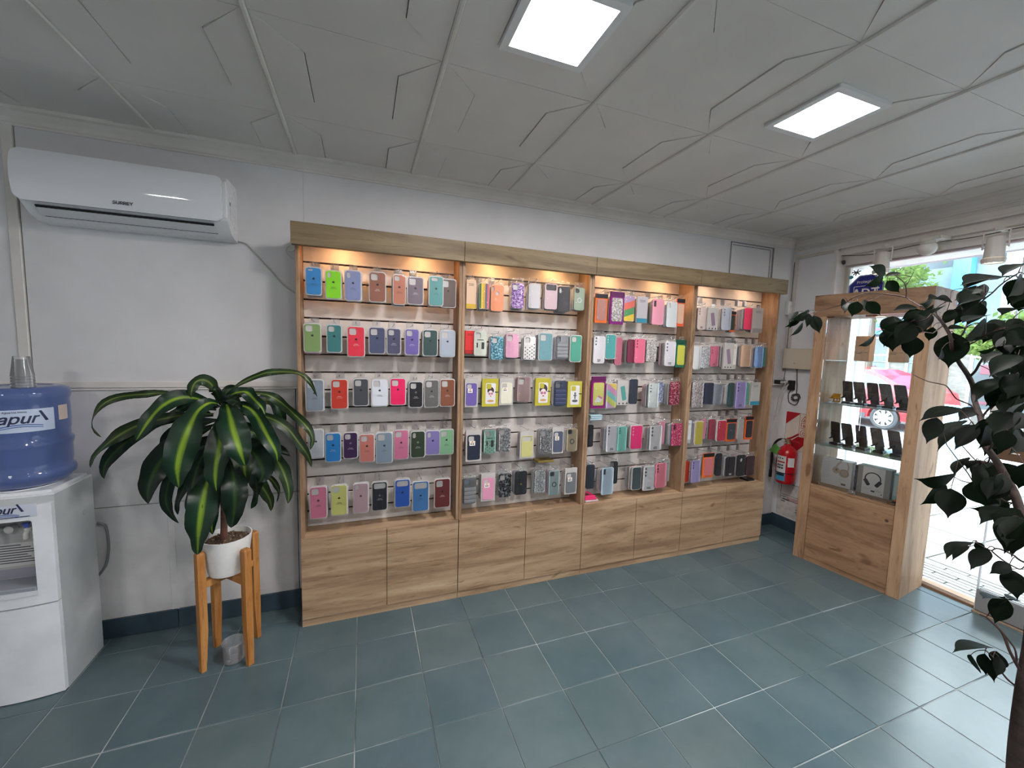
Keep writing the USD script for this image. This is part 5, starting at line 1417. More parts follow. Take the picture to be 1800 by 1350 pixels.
obj(t, "hose", tube([(EX, EY + 0.014, 0.832), (EX - 0.01, EY + 0.060, 0.828), (EX - 0.02, EY + 0.100, 0.79), (EX - 0.025, EY + 0.118, 0.72), (EX - 0.02, EY + 0.122, 0.62), (EX - 0.02, EY + 0.122, 0.515)], 0.0095, 10, 36), pm("17171a", 0.45), smooth=True)
obj(t, "nozzle", tube([(EX - 0.02, EY + 0.122, 0.535), (EX - 0.02, EY + 0.122, 0.470)], [0.0115, 0.013], 12), pm("101013", 0.4), smooth=40)


def around(a0, a1, z0, z1, R_, mat, name, lab=None):
    """A sticker or strap on the cylinder; angles in degrees, 180 faces into the room (-x), smaller turns to +y."""
    A = np.radians(np.linspace(a0, a1, 14))
    V = [(EX + R_ * math.cos(a), EY + R_ * math.sin(a), z) for a in A for z in (z0, z1)] + [(EX + (R_ - 0.0008) * math.cos(a), EY + (R_ - 0.0008) * math.sin(a), z) for a in A for z in (z0, z1)]
    F, n = [], 28
    for k in range(13):
        a_ = 2 * k
        F += [(a_, a_ + 2, a_ + 3), (a_, a_ + 3, a_ + 1), (n + a_, n + a_ + 3, n + a_ + 2), (n + a_, n + a_ + 1, n + a_ + 3), (a_ + 1, a_ + 3, n + a_ + 3), (a_ + 1, n + a_ + 3, n + a_ + 1), (a_, n + a_ + 2, a_ + 2), (a_, n + a_, n + a_ + 2)]
    m = trimesh.Trimesh(V, F, process=False)
    m.fix_normals()
    obj(t, name, m, mat, smooth=40)


around(150, 212, 0.555, 0.700, 0.0757, pm("c9c8c6", 0.4), "paper_label")
around(150, 212, 0.482, 0.553, 0.0757, pm("3d8fb0", 0.4), "blue_label")
around(155, 207, 0.526, 0.546, 0.0762, pm("1b2733", 0.4), "label_print")
around(156, 206, 0.640, 0.652, 0.0762, pm("a33038", 0.4), "label_heading")
for k in range(2):
    for q in range(3):
        around(160 + q * 14, 170 + q * 14, 0.612 - k * 0.024, 0.626 - k * 0.024, 0.0762, pm("2e2e30", 0.5), "label_symbol")
for q in range(3):
    around(160 + q * 14, 168 + q * 14, 0.672, 0.684, 0.0762, pm("57575a", 0.5), "label_symbol")
around(222, 262, 0.610, 0.690, 0.0757, pm("dad8d6", 0.4), "inspection_label")
around(120, 290, 0.548, 0.554, 0.0772, pm("151517", 0.4), "strap")
tg = solo("inspection_tag", cat([hull([(EX - 0.060 - d, EY + a_, z) for d in (0, 0.0012) for a_, z in ((0.125, 0.716), (0.040, 0.690), (0.020, 0.755), (0.070, 0.792))])]), pm("5f9a4c", 0.5), "green paper inspection tag hanging from the fire extinguisher's neck", "tag")

t = thing("fire_sign", "red and cream striped sign with letters A B C above the extinguisher", "sign", (WX, 2.402, 0.73))
sy0, sy1, sz0, sz1 = 2.298, 2.505, 0.735, 1.070     # left edge is the larger y
S = rrect(sy1 - sy0, sz1 - sz0, 0.010, -(sy0 + sy1) / 2, (sz0 + sz1) / 2)
obj(t, "plate", faceR(S, WX - 0.0003, 0.002), pm("d9cdbd", 0.4))
stripes = sbox(-sy1, sz0, -sy1 + 0.118, sz1)
cut = [Polygon([(-sy1 - 0.01, c), (-sy1 + 0.20, c + 0.175), (-sy1 + 0.20, c + 0.175 + 0.110), (-sy1 - 0.01, c + 0.110)]) for c in (0.955, 0.745)]
tri = Polygon([(-sy1, 1.070), (-sy1 + 0.125, 1.070), (-sy1, 0.955)])
low = Polygon([(-sy1, 0.765), (-sy1 + 0.115, 0.862), (-sy1 + 0.205, 0.862), (-sy1 + 0.205, 0.835), (-sy1 + 0.118, 0.735), (-sy1, 0.735)])
obj(t, "red_stripe", cat([faceR(q.intersection(S), WX - 0.0023, 0.0008) for q in (tri, low)]), pm("b01a26", 0.4))
obj(t, "divider_line", faceR(unary_union([sbox(-sy1 + 0.118, 0.862, -sy1 + 0.1205, 1.068), S.difference(S.buffer(-0.002))]), WX - 0.0023, 0.0006), pm("8a4b46", 0.4))
lx = -sy1 + 0.160
red_ink = pm("a8222c", 0.4)
A_ = Polygon([(lx - 0.030, 0.998), (lx + 0.030, 0.998), (lx, 1.052)])
B_ = sbox(lx - 0.026, 0.938, lx + 0.026, 0.988)
C_ = Point(lx, 0.897).buffer(0.030)
for q, ch, zz in ((A_, "A", 1.003), (B_, "B", 0.950), (C_, "C", 0.883)):
    obj(t, "letter_outline", faceR(q.difference(q.buffer(-0.004)), WX - 0.0023, 0.0008), red_ink)
    obj(t, "lettering", turn(text(ch, 0.024 if ch != "A" else 0.020, 0.0008, True), RIGHT, (WX - 0.0023, -lx, zz)), red_ink)

t = thing("poster", "scuffed white notice with a black outline box below the fire extinguisher", "poster", (WX, 2.38, 0.13))
obj(t, "sheet", faceR(sbox(-2.525, 0.125, -2.245, 0.435), WX - 0.0003, 0.0015), noisy("worn_paper", "b9b2ad", "d2cbc6", scale=18, rough=0.6))
fr_ = rrect(0.24, 0.155, 0.012, -2.375, 0.350)
obj(t, "printed_outline", faceR(unary_union([fr_.difference(fr_.buffer(-0.003)), sbox(-2.49, 0.318, -2.26, 0.321)]), WX - 0.0018, 0.0006), pm("3a3434", 0.5))
obj(t, "printed_lines", faceR(unary_union([sbox(-2.435, 0.298 - k * 0.010, -2.26, 0.302 - k * 0.010) for k in range(3)]), WX - 0.0018, 0.0006), pm("a3444a", 0.5))
obj(t, "printed_lines", faceR(unary_union([sbox(-2.49, 0.296, -2.445, 0.301), sbox(-2.485, 0.252, -2.45, 0.262), sbox(-2.47, 0.272, -2.41, 0.284)]), WX - 0.0018, 0.0006), pm("66605f", 0.5))
sp = [affinity.scale(Point(-2.335 + 0.012 * math.sin(k * 2.1), 0.175 + k * 0.008).buffer(0.012 - 0.0006 * k, quad_segs=3), 1, 0.6) for k in range(9)]
obj(t, "printed_blot", faceR(unary_union(sp), WX - 0.0018, 0.0006), noisy("blot_ink", "6f6a68", "a8a19d", scale=90, rough=0.6))

t = thing("electrical_box", "cream metal electrical box on the wall behind the showcase", "electrical box", (WX, 2.42, 1.448))
obj(t, "case", cbox(WX - 0.055, WX - 0.0002, 2.282, 2.548, 1.450, 1.628, 0.004), pm("cabda8", 0.4))
obj(t, "lid", cbox(WX - 0.0585, WX - 0.0552, 2.285, 2.545, 1.453, 1.625, 0.002), pm("cdc1ad", 0.4))
obj(t, "screw", cat([cyl((WX - 0.058, 2.44, 1.500), (WX - 0.061, 2.44, 1.500), 0.007, 12)]), pm("a89c88", 0.4))
t = thing("power_strip", "black power strip low in the wall corner under the electrical box", "power strip", (3.505, WY, 1.30))
obj(t, "body", cbox(3.452, 3.558, WY - 0.038, WY - 0.0005, 1.312, 1.345, 0.004), pm("1d1c1e", 0.4))
obj(t, "plug", cat([cbox(3.476, 3.500, WY - 0.062, WY - 0.0385, 1.316, 1.340, 0.004)]), pm("cfccc4", 0.4))
obj(t, "plug", cat([cbox(3.520, 3.544, WY - 0.062, WY - 0.0385, 1.316, 1.340, 0.004)]), pm("cfccc4", 0.4))
obj(t, "shelf_rail", cbox(3.40, 3.563, WY - 0.030, WY - 0.0005, 1.2995, 1.3115, 0.002), trim_paint)
t = thing("power_adapter", "black plug-in power adapter with coiled lead on the wall below the electrical box", "power adapter", (WX, 2.475, 1.26))
obj(t, "body", cbox(WX - 0.040, WX - 0.0005, 2.452, 2.498, 1.262, 1.348, 0.005), pm("151416", 0.4))
obj(t, "lead", tube([(WX - 0.02, 2.478, 1.261), (WX - 0.018, 2.496, 1.215), (WX - 0.014, 2.488, 1.155), (WX - 0.012, 2.440, 1.135), (WX - 0.012, 2.412, 1.16), (WX - 0.012, 2.405, 1.20), (WX - 0.012, 2.43, 1.235)], 0.003, 6, 30), pm("1f1e20", 0.5), smooth=True)
coil = []
for k in range(60):
    a_ = k / 60 * 2 * math.pi * 4
    q = 0.026 + 0.008 * math.sin(k * 0.7)
    coil.append((WX - 0.010 - 0.004 * (k / 60), 2.433 + 1.2 * q * math.cos(a_), 1.203 + q * math.sin(a_) - 0.2 * q * math.cos(a_)))
obj(t, "coil", tube(coil, 0.0026, 6, 150), pm("2a2728", 0.5), smooth=True)
obj(t, "drop", tube([(WX - 0.02, 2.440, 1.4495), (WX - 0.016, 2.434, 1.36), (WX - 0.012, 2.43, 1.28), (WX - 0.012, 2.432, 1.225)], 0.0045, 6, 18), pm("57504c", 0.5), smooth=True)
for k, (x, lab) in enumerate(((3.486, "left white charging cable hanging from the power strip in the corner"), (3.530, "right white charging cable hanging from the power strip in the corner"))):
    solo("charging_cable", tube([(x, WY - 0.062, 1.328), (x - 0.004, WY - 0.085, 1.318), (x - 0.012, WY - 0.05, 1.24), (x - 0.004, WY - 0.028, 1.12), (x - 0.02, WY - 0.02, 0.98 + 0.05 * k)], 0.0024, 6, 26), pm("cfcbc6", 0.5), lab, "cable", smooth=True)
t = thing("wall_router", "small white flat box on the back wall just right of the valance", "wall box", (3.535, WY, 1.925))
obj(t, "case", cbox(3.508, 3.559, WY - 0.034, WY - 0.0003, 1.920, 2.040, 0.004), white_plastic)
obj(t, "lettering", cat([face(sbox(3.520, 1.996, 3.546, 1.999), WY - 0.0338, 0.0006), face(sbox(3.522, 1.984, 3.544, 1.986), WY - 0.0338, 0.0006)]), pm("8f8f92", 0.5))
t = thing("wall_conduit", "thin grey cable duct rising in a squared loop above the rightmost display unit", "conduit", (3.05, WY, 2.15))
obj(t, "duct", cat([tube([(2.822, WY - 0.006, 2.15), (2.822, WY - 0.006, 2.474), (3.302, WY - 0.006, 2.474)], 0.0045, 6), tube([(3.302, WY - 0.006, 2.474), (3.302, WY - 0.006, 2.15)], 0.007, 6), tube([(3.270, WY - 0.005, 2.450), (3.270, WY - 0.005, 2.15)], 0.003, 6), tube([(2.84, WY - 0.004, 2.455), (3.27, WY - 0.004, 2.455)], 0.003, 6)]), pm("8d8986", 0.5))
t = thing("corner_trunking", "white cable trunking running up the wall corner beside the display units", "conduit", (WX, 2.535, 1.35))
obj(t, "trunking", cat([cbox(WX - 0.014, WX - 0.0003, 2.522, 2.546, 1.63, 2.400, 0.002), cbox(WX - 0.014, WX - 0.0003, 2.245, 2.546, 2.4005, 2.4185, 0.002)]), pm("c7c0b6", 0.5))
obj(t, "dark_lead", tube([(WX - 0.006, 2.556, 2.38), (WX - 0.006, 2.556, 1.60), (WX - 0.008, 2.552, 1.42), (WX - 0.02, 2.545, 1.35)], 0.003, 6), pm("6d625a", 0.5))

# ---------------------------------------------------------------- along the beam over the window
def spotlight(y, x, z0, lab):
    t = thing("spotlight", lab, "spotlight", (x, y, z0), group="white can spotlights over the window")
    c = (x, y, 0)
    obj(t, "can", lathe([(0.0001, z0 + 0.150), (0.036, z0 + 0.150), (0.0385, z0 + 0.146), (0.044, z0 + 0.030), (0.040, z0 + 0.030), (0.0385, z0 + 0.10), (0.0001, z0 + 0.10)], c, 32), pm("cfcac2", 0.4), smooth=40)
    obj(t, "rim", lathe([(0.040, z0 + 0.028), (0.050, z0 + 0.026), (0.0515, z0 + 0.020), (0.048, z0 + 0.002), (0.044, z0), (0.041, z0 + 0.003), (0.040, z0 + 0.028)], c, 32), pm("d0cabf", 0.3, 0.2), smooth=40)
    obj(t, "lens", lathe([(0.0001, z0 + 0.006), (0.041, z0 + 0.0065), (0.041, z0 + 0.010), (0.0001, z0 + 0.010)], c, 24), glow("spot_lens", (1.0, 0.86, 0.66), 2.2) if "spot_lens" not in _m else _m["spot_lens"])
    obj(t, "yoke", cat([cbox(x - 0.006, x + 0.006, y - 0.056, y - 0.052, z0 + 0.085, z0 + 0.185, 0.001), cbox(x - 0.006, x + 0.006, y + 0.052, y + 0.056, z0 + 0.085, z0 + 0.185, 0.001), cbox(x - 0.006, x + 0.006, y - 0.056, y + 0.056, z0 + 0.1855, z0 + 0.190, 0.001), cyl((x, y - 0.056, z0 + 0.095), (x, y - 0.036, z0 + 0.095), 0.004, 8), cyl((x, y + 0.056, z0 + 0.095), (x, y + 0.036, z0 + 0.095), 0.004, 8)]), pm("d5d0c8", 0.4))
    obj(t, "wall_arm", cbox(x - 0.008, WX + 0.034, y - 0.010, y + 0.010, z0 + 0.1905, z0 + 0.212, 0.002), pm("d5d0c8", 0.4))


spotlight(1.318, 3.500, 2.146, "white can spotlight over the window nearer the viewer, its lens clear of leaves")
spotlight(1.880, 3.510, 2.172, "white can spotlight over the window, partly hidden by ficus leaves")
t = thing("motion_sensor", "white dome motion sensor on a bracket between the two spotlights", "sensor", (3.520, 1.640, 2.26))
obj(t, "dome", lathe([(0.0001, 2.256), (0.022, 2.260), (0.040, 2.272), (0.049, 2.292), (0.049, 2.312), (0.043, 2.326), (0.0001, 2.328)], (3.520, 1.640, 0), 32), pm("dcd9d3", 0.35), smooth=40)
obj(t, "collar", lathe([(0.0001, 2.3285), (0.036, 2.3285), (0.036, 2.346), (0.0001, 2.346)], (3.520, 1.640, 0), 24), pm("cac5bc", 0.4), smooth=40)
obj(t, "bracket", cat([cbox(3.49, WX + 0.0345, 1.560, 1.672, 2.3465, 2.372, 0.003), cyl((3.489, 1.575, 2.36), (3.4895, 1.575, 2.36), 0.005, 8)]), pm("d2cdc5", 0.4))
solo("header_wire", tube([(WX + 0.030, 2.20, 2.372), (WX + 0.028, 1.95, 2.340), (WX + 0.028, 1.72, 2.352), (WX + 0.028, 1.45, 2.338), (WX + 0.028, 1.20, 2.350), (WX + 0.028, 0.6, 2.345)], 0.003, 6, 40), pm("5d5650", 0.6), "dark wire sagging along the beam over the window", "wire", smooth=True)
solo("corner_camera", cat([cyl((3.63, 2.205, 2.330), (3.60, 2.190, 2.322), 0.012, 12), trimesh.creation.icosphere(1, 0.012).apply_translation([3.628, 2.203, 2.318])]), pm("2f2a28", 0.4), "tiny black device in the upper corner of the window jamb", "device")

t = thing("security_sign", "blue octagonal security sticker on the window glass above the showcase", "sign", (3.69, 2.066, 1.96))
oc = Polygon([(0.118 * math.cos(a_) / math.cos(math.pi / 8), 0.118 * math.sin(a_) / math.cos(math.pi / 8)) for a_ in np.arange(8) * math.pi / 4 + math.pi / 8])
oc = affinity.translate(oc, -2.066, 2.092)
obj(t, "plate", faceR(oc, 3.6893, 0.0012), pm("1e2a86", 0.35))
fr_ = sbox(-2.148, 2.020, -1.984, 2.128)
obj(t, "border", faceR(unary_union([fr_.difference(fr_.buffer(-0.005)), oc.buffer(-0.004).difference(oc.buffer(-0.007))]), 3.6880, 0.0006), pm("d9d2da", 0.4))
obj(t, "lettering", turn(text("ADT", 0.066, 0.0008, True), RIGHT, (3.6880, 2.066, 2.038)), pm("e4dcd8", 0.4))
obj(t, "lettering", turn(text("Protegido", 0.020, 0.0008, True), RIGHT, (3.6880, 2.066, 2.148)), pm("d9d2da", 0.4))
bug = unary_union([affinity.scale(Point(-2.140, 2.238).buffer(0.010), 1.6, 0.8)] + [LineString([(-2.140, 2.238), (-2.140 + 0.030 * math.cos(a_), 2.238 + 0.022 * math.sin(a_))]).buffer(0.0035) for a_ in (0.4, 1.2, 2.3, 3.0, 3.9, 4.6, 5.5)])
solo("window_decal", faceR(bug, 3.6893, 0.0010), pm("4a4a4e", 0.5), "dark splayed decal on the glass above the blue security sticker", "decal")
solo("window_decal", faceR(affinity.scale(Point(-2.176, 2.205).buffer(0.013), 1.3, 1.0), 3.6893, 0.0010), pm("3f97a0", 0.4), "small teal round decal at the glass edge left of the blue sticker", "decal")

# flat packs lying about on the display units
def flat_pack(x0, x1, y0, y1, z, h, col, lab, tilt=0, group=None):
    c = ((x0 + x1) / 2, (y0 + y1) / 2, z)
    t = thing("flat_pack", lab, "pack", c, rz=tilt, group=group)
    w, d = (x1 - x0) / 2, (y1 - y0) / 2
    obj(t, "pack", cbox(-w, w, -d, d, 0, h, 0.002), pm(col, 0.35))
    obj(t, "printed_band", flat(sbox(-w * 0.5, -d * 0.35, w * 0.35, d * 0.25), h + 0.0001, 0.0004), pm(dark(col, 0.6), 0.4))


flat_pack(1.448, 1.555, 2.372, 2.485, 0.5075, 0.012, "c9b9bf", "pale tray under the pink packs on the third unit's counter", 2)
flat_pack(1.450, 1.545, 2.376, 2.482, 0.5199, 0.012, "d8326c", "lower bright pink flat pack on the third unit's counter", -3)
flat_pack(1.447, 1.538, 2.380, 2.484, 0.5323, 0.011, "e0336e", "upper bright pink flat pack on the third unit's counter", 4)
flat_pack(3.02, 3.10, 2.40, 2.48, 0.5075, 0.014, "22262f", "dark flat pack on the rightmost unit's counter below the hooks", 0)
for k in range(3):
    flat_pack(1.462, 1.555, 2.375, 2.475, 1.086 + 0.013 * k, 0.0115, "a9c3cc", ("bottom", "middle", "top")[k] + " of three pale blue flat boxes lying on the hooks of the third unit", (-2, 3, 0)[k], "pale blue flat boxes")
flat_pack(1.085, 1.205, 2.385, 2.470, 0.812, 0.012, "7d6a2c", "yellow and black flat box lying on the bottom row hooks of the second unit", 2)

# ---------------------------------------------------------------- ficus in the right foreground
def fd(px, py):
    """How far in front of the lens that part of the ficus is (m)."""
    q = (1790 - px) / 400
    return 1.03 + 0.50 * q + 0.05 * math.sin(px * 0.045) + 0.05 * math.sin(py * 0.037 + 1)


TR = [(1791, 1420, 16), (1792, 1350, 15.5), (1805, 1220, 14.5), (1818, 1130, 13), (1825, 1030, 11), (1816, 960, 8), (1793, 897, 6.5), (1780, 860, 6), (1764, 832, 5.5), (1738, 792, 5), (1724, 735, 4.6), (1712, 690, 4.4), (1704, 664, 4.2), (1683, 632, 3.4), (1672, 600, 3), (1660, 572, 2.6), (1640, 550, 2.2), (1618, 538, 1.8)]
base = at(1791, 1420, 1.03)
FB = np.array([base[0] - 0.01, base[1], 0.0])
t = thing("ficus_tree", "dark leafy ficus tree in the right foreground against the window", "tree", FB)
bark = noisy("ficus_bark", "261c18", "3c2f28", scale=18, rough=0.75, stretch=(1, 1, 3), bump=0.5, bscale=70)
twig_m = noisy("ficus_twig", "2e1d1a", "472f29", scale=25, rough=0.6)
tp = [at(a_, b_, fd(a_, b_) if b_ < 1000 else 1.03) for a_, b_, r_ in TR]
tr_ = [r_ / FPX * 1.05 for a_, b_, r_ in TR]
obj(t, "trunk", tube([FB + [0, 0, 0.245]] + tp, [0.030] + tr_, 12, 110), bark, smooth=True)
BR = [
    ([(1704, 664), (1712, 655), (1723, 637), (1745, 612), (1772, 600)], 2.4), ([(1618, 538), (1600, 528), (1590, 522), (1555, 517), (1525, 515), (1500, 523), (1480, 535), (1440, 547), (1420, 552)], 1.4),
    ([(1592, 523), (1592, 503), (1582, 490), (1570, 484), (1556, 484)], 1.0), ([(1592, 503), (1600, 490), (1606, 478)], 0.7), ([(1530, 516), (1512, 522), (1500, 528)], 0.7), ([(1552, 518), (1540, 524), (1524, 530)], 0.8),
    ([(1724, 735), (1706, 712), (1680, 700), (1663, 678), (1630, 670), (1602, 655)], 1.3), ([(1791, 1200), (1775, 1145), (1760, 1110), (1745, 1095), (1730, 1083), (1722, 1080)], 2.2), ([(1800, 1172), (1785, 1145), (1765, 1115), (1750, 1097)], 1.5),
    ([(1792, 1217), (1772, 1195), (1757, 1176), (1745, 1155), (1732, 1143)], 1.6), ([(1804, 1000), (1785, 978), (1765, 968), (1738, 966), (1718, 955)], 1.3), ([(1738, 792), (1720, 812), (1706, 800), (1690, 782)], 1.1), ([(1786, 890), (1765, 880), (1740, 860), (1712, 850), (1700, 830), (1682, 806), (1664, 782)], 1.2),
    ([(1672, 600), (1690, 590), (1700, 570), (1715, 545), (1735, 522), (1760, 500), (1790, 480)], 1.8), ([(1806, 612), (1770, 622), (1750, 634)], 2.2), ([(1683, 632), (1690, 615), (1715, 600), (1740, 585), (1775, 575)], 1.4), ([(1660, 572), (1640, 586), (1622, 584), (1606, 592)], 1.0),
    ([(1724, 735), (1735, 722), (1770, 690), (1800, 660)], 1.8), ([(1738, 792), (1765, 760), (1800, 735)], 1.6), ([(1738, 792), (1720, 760), (1705, 738), (1690, 722)], 1.2), ([(1712, 850), (1690, 845), (1678, 838)], 0.9), ([(1802, 945), (1790, 920), (1770, 905)], 1.3), ([(1770, 1002), (1790, 1000), (1806, 985)], 1.0),
    ([(1640, 550), (1630, 560), (1612, 566), (1596, 572)], 1.2), ([(1640, 550), (1652, 537), (1668, 530)], 0.9), ([(1650, 560), (1665, 545), (1672, 512)], 0.6), ([(1786, 890), (1770, 868), (1762, 850)], 1.2),
]
nodes = []
for px, r_ in BR:
    P = [at(a_, b_, fd(a_, b_) if b_ < 1030 else 1.03 + 0.0007 * (1795 - a_)) for a_, b_ in px]
    P[0] = min(np.vstack([smooth_path(tp, 160)] + [n[1] for n in nodes]), key=lambda q: np.linalg.norm(q - P[0])) if np.linalg.norm(smooth_path(tp, 160) - P[0], axis=1).min() < 0.09 else P[0]
    rr = np.linspace(r_, max(r_ * 0.5, 0.5), len(P)) / FPX * 1.15
    obj(t, "branch", tube(P, rr, 7, 8 * len(P)), twig_m, smooth=True)
    S = smooth_path(P, 5 * len(P))
    nodes.append((px, S))
ALL = np.vstack([S for _, S in nodes] + [smooth_path(tp, 120)[40:]])
LF = """1430 555 1441 587 18|1420 550 1417 577 11|1399 548 1390 568 13|1410 552 1378 576 10|1412 560 1387 578 9|1411 567 1387 592 7|1423 546 1402 556 9|1420 552 1391 562 14|1497 530 1484 552 15|1508 530 1497 557 21|1482 525 1478 543 7|1524 530 1548 554 19|1518 528 1524 549 13
1556 482 1527 467 17|1553 484 1518 504 15|1559 494 1582 515 17|1557 486 1588 480 7|1612 540 1567 547 12|1618 545 1582 563 17|1622 545 1598 600 37|1615 572 1629 584 14|1602 560 1542 574 16|1595 570 1585 604 22|1568 576 1569 619 35|1560 578 1553 611 15|1540 585 1506 609 9|1608 591 1599 630 29
1640 527 1616 535 12|1658 528 1628 528 10|1662 537 1625 546 8|1673 530 1640 526 11|1728 512 1677 529 13|1729 521 1680 539 19|1714 530 1675 573 29|1722 532 1734 543 11|1678 545 1654 573 18|1772 487 1686 503 17|1753 491 1690 511 12|1801 463 1760 487 20|1803 488 1778 538 42|1803 542 1758 556 12|1734 554 1689 569 13|1698 577 1661 580 9|1733 582 1769 563 25|1733 567 1697 591 23|1736 594 1691 604 12|1803 572 1765 578 14|1801 588 1765 607 32|1676 585 1667 648 44|1656 613 1648 633 7
1790 624 1738 664 30|1770 617 1728 642 21|1760 605 1714 618 7|1803 605 1746 617 20|1802 643 1774 662 22|1786 664 1712 709 26|1770 679 1732 715 28|1801 658 1770 702 42|1690 718 1614 741 21|1647 734 1628 781 27|1718 716 1684 741 21|1696 739 1648 776 19|1705 745 1647 795 17|1719 746 1677 792 25|1776 724 1745 767 35|1758 734 1730 802 48|1781 744 1754 797 36|1803 728 1780 757 26|1791 714 1738 723 20
1702 804 1677 838 15|1720 809 1700 826 13|1679 836 1605 841 23|1662 849 1616 888 23|1672 859 1666 912 39|1742 813 1712 850 39|1758 813 1776 857 42|1717 843 1734 892 46|1756 843 1735 882 36|1765 853 1759 889 28|1757 889 1704 893 16|1772 894 1721 923 28|1787 893 1754 942 36|1790 908 1765 974 46|1803 903 1778 981 38
1709 953 1662 985 19|1704 960 1673 987 11|1714 953 1729 968 13|1736 964 1705 1003 25|1736 974 1710 1001 15|1775 991 1738 1009 21|1776 1001 1789 1056 31|1771 1055 1726 1052 9|1766 1049 1748 1097 29|1770 1052 1791 1055 9|1746 1139 1673 1148 17|1751 1144 1763 1177 21|1731 1149 1733 1188 19|1746 1159 1748 1201 17|1707 1151 1726 1186 8|1756 1154 1751 1191 15
1740 640 1772 668 26|1790 690 1755 722 30|1765 700 1790 735 28|1800 760 1772 800 30|1800 815 1790 860 26|1745 870 1765 905 26|1690 545 1660 560 15|1700 520 1676 548 16|1640 575 1632 600 16|1588 585 1600 615 20|1640 540 1612 552 14|1792 560 1770 590 24|1800 520 1790 548 26"""
leaf_m = usdkit.material(stage, "/World/Looks/ficus_leaf_thin", {
    "g": ("geometry", {}), "n": ("noise_texture", {"scale": 16.0}), "c": ("rgb_ramp", {"ramp": [(0.35, lin("060b07")), (0.65, lin("0c160d"))]}),
    "p": ("principled_bsdf", {"roughness": 0.55, "specular_ior_level": 0.10}), "tr": ("translucent_bsdf", {"color": lin("1d3a16")}), "mx": ("mix_closure", {"fac": 0.07})},
    [("g.position", "n.vector"), ("n.fac", "c.fac"), ("c.color", "p.base_color"), ("p.BSDF", "mx.closure1"), ("tr.BSDF", "mx.closure2")], surface="mx.closure")


def ficus_leaf(B, T, w, tilt, curl):
    L = np.linalg.norm(T - B)
    d = (T - B) / L
    v = (EYE - (B + T) / 2)
    v /= np.linalg.norm(v)
    side = np.cross(d, v)
    side /= np.linalg.norm(side)
    n0 = np.cross(side, d)
    side, n0 = side * math.cos(tilt) + n0 * math.sin(tilt), n0 * math.cos(tilt) - side * math.sin(tilt)
    s = np.linspace(0, 1, 13)
    wid = w / 2 * np.interp(s, [0, 0.05, 0.14, 0.26, 0.40, 0.52, 0.64, 0.75, 0.83, 0.88, 0.93, 1.0], [0.03, 0.30, 0.68, 0.94, 1.0, 0.95, 0.78, 0.50, 0.24, 0.12, 0.06, 0.0])
    V = []
    for i, q in enumerate(s):
        c = B + d * L * q + n0 * (curl * L * (math.sin(q * math.pi)) )
        for u_ in (-1, -0.5, 0, 0.5, 1):
            V.append(c + side * u_ * wid[i] + n0 * (0.22 * wid[i] * (abs(u_) - 0.3)))
    F = []
    for i in range(12):
        for j in range(4):
            a0 = i * 5 + j
            F += [(a0, a0 + 1, a0 + 6), (a0, a0 + 6, a0 + 5)]
    return trimesh.Trimesh(V, F, process=False)


rl = random.Random(91)
for cx_, cy_, sx_, sy_, n_ in ((1588, 572, 26, 18, 4), (1700, 535, 26, 14, 6), (1770, 595, 22, 20, 8), (1765, 690, 26, 26, 9), (1735, 768, 26, 22, 6), (1742, 850, 22, 24, 7), (1782, 935, 14, 28, 5), (1790, 640, 8, 16, 4), (1785, 510, 10, 14, 2)):
    for _ in range(n_):
        a_, b_ = cx_ + rl.gauss(0, sx_ * 0.55), cy_ + rl.gauss(0, sy_ * 0.55)
        LF += f"|{a_ + rl.uniform(4, 20):.0f} {b_ - rl.uniform(14, 24):.0f} {a_ - rl.uniform(-6, 16):.0f} {b_ + rl.uniform(16, 26):.0f} {rl.uniform(18, 30):.0f}"
k = 0
for row in LF.split("\n"):
    for item in row.split("|"):
        a_, b_, c_, d_, w = map(float, item.split())
        r = random.Random(k + 50)
        k += 1
        D = (fd(a_, b_) if b_ < 1030 else 1.03 + 0.0007 * (1795 - a_)) + r.uniform(-0.06, 0.06) * (1 if b_ < 1030 else 0.4)
        B, T = at(a_, b_, D), at(c_, d_, D + r.uniform(-0.035, 0.025))
        L = np.linalg.norm(T - B)
        wa = w / FPX * D
        real = max(wa, 0.50 * L)
        tilt = math.acos(max(min(wa / real, 1.0), 0.2)) * (1 if r.random() < 0.5 else -1)
        lf = obj(t, "leaf", ficus_leaf(B, T, real, tilt, r.uniform(0.03, 0.12)), leaf_m, smooth=True)
        q = ALL[np.argmin(np.linalg.norm(ALL - B, axis=1))]
        if 0.004 < np.linalg.norm(q - B) < 0.13:
            m_ = (q + B) / 2 + np.array([0, 0, 0.006])
            obj(lf, "petiole", tube([q, m_, B], [0.0011, 0.0009, 0.0007], 5, 6), twig_m, smooth=True)
pp = [(0.0001, 0), (0.115, 0.0), (0.120, 0.006), (0.150, 0.265), (0.157, 0.268), (0.157, 0.292), (0.148, 0.292), (0.142, 0.245), (0.0001, 0.245)]
obj(t, "pot", lathe(pp, FB, 40), pm("6d4a38", 0.6), smooth=40)
obj(t, "soil", lathe([(0.141, 0.246), (0.07, 0.252), (0.0001, 0.254)], FB, 30), _m["potting_soil"])

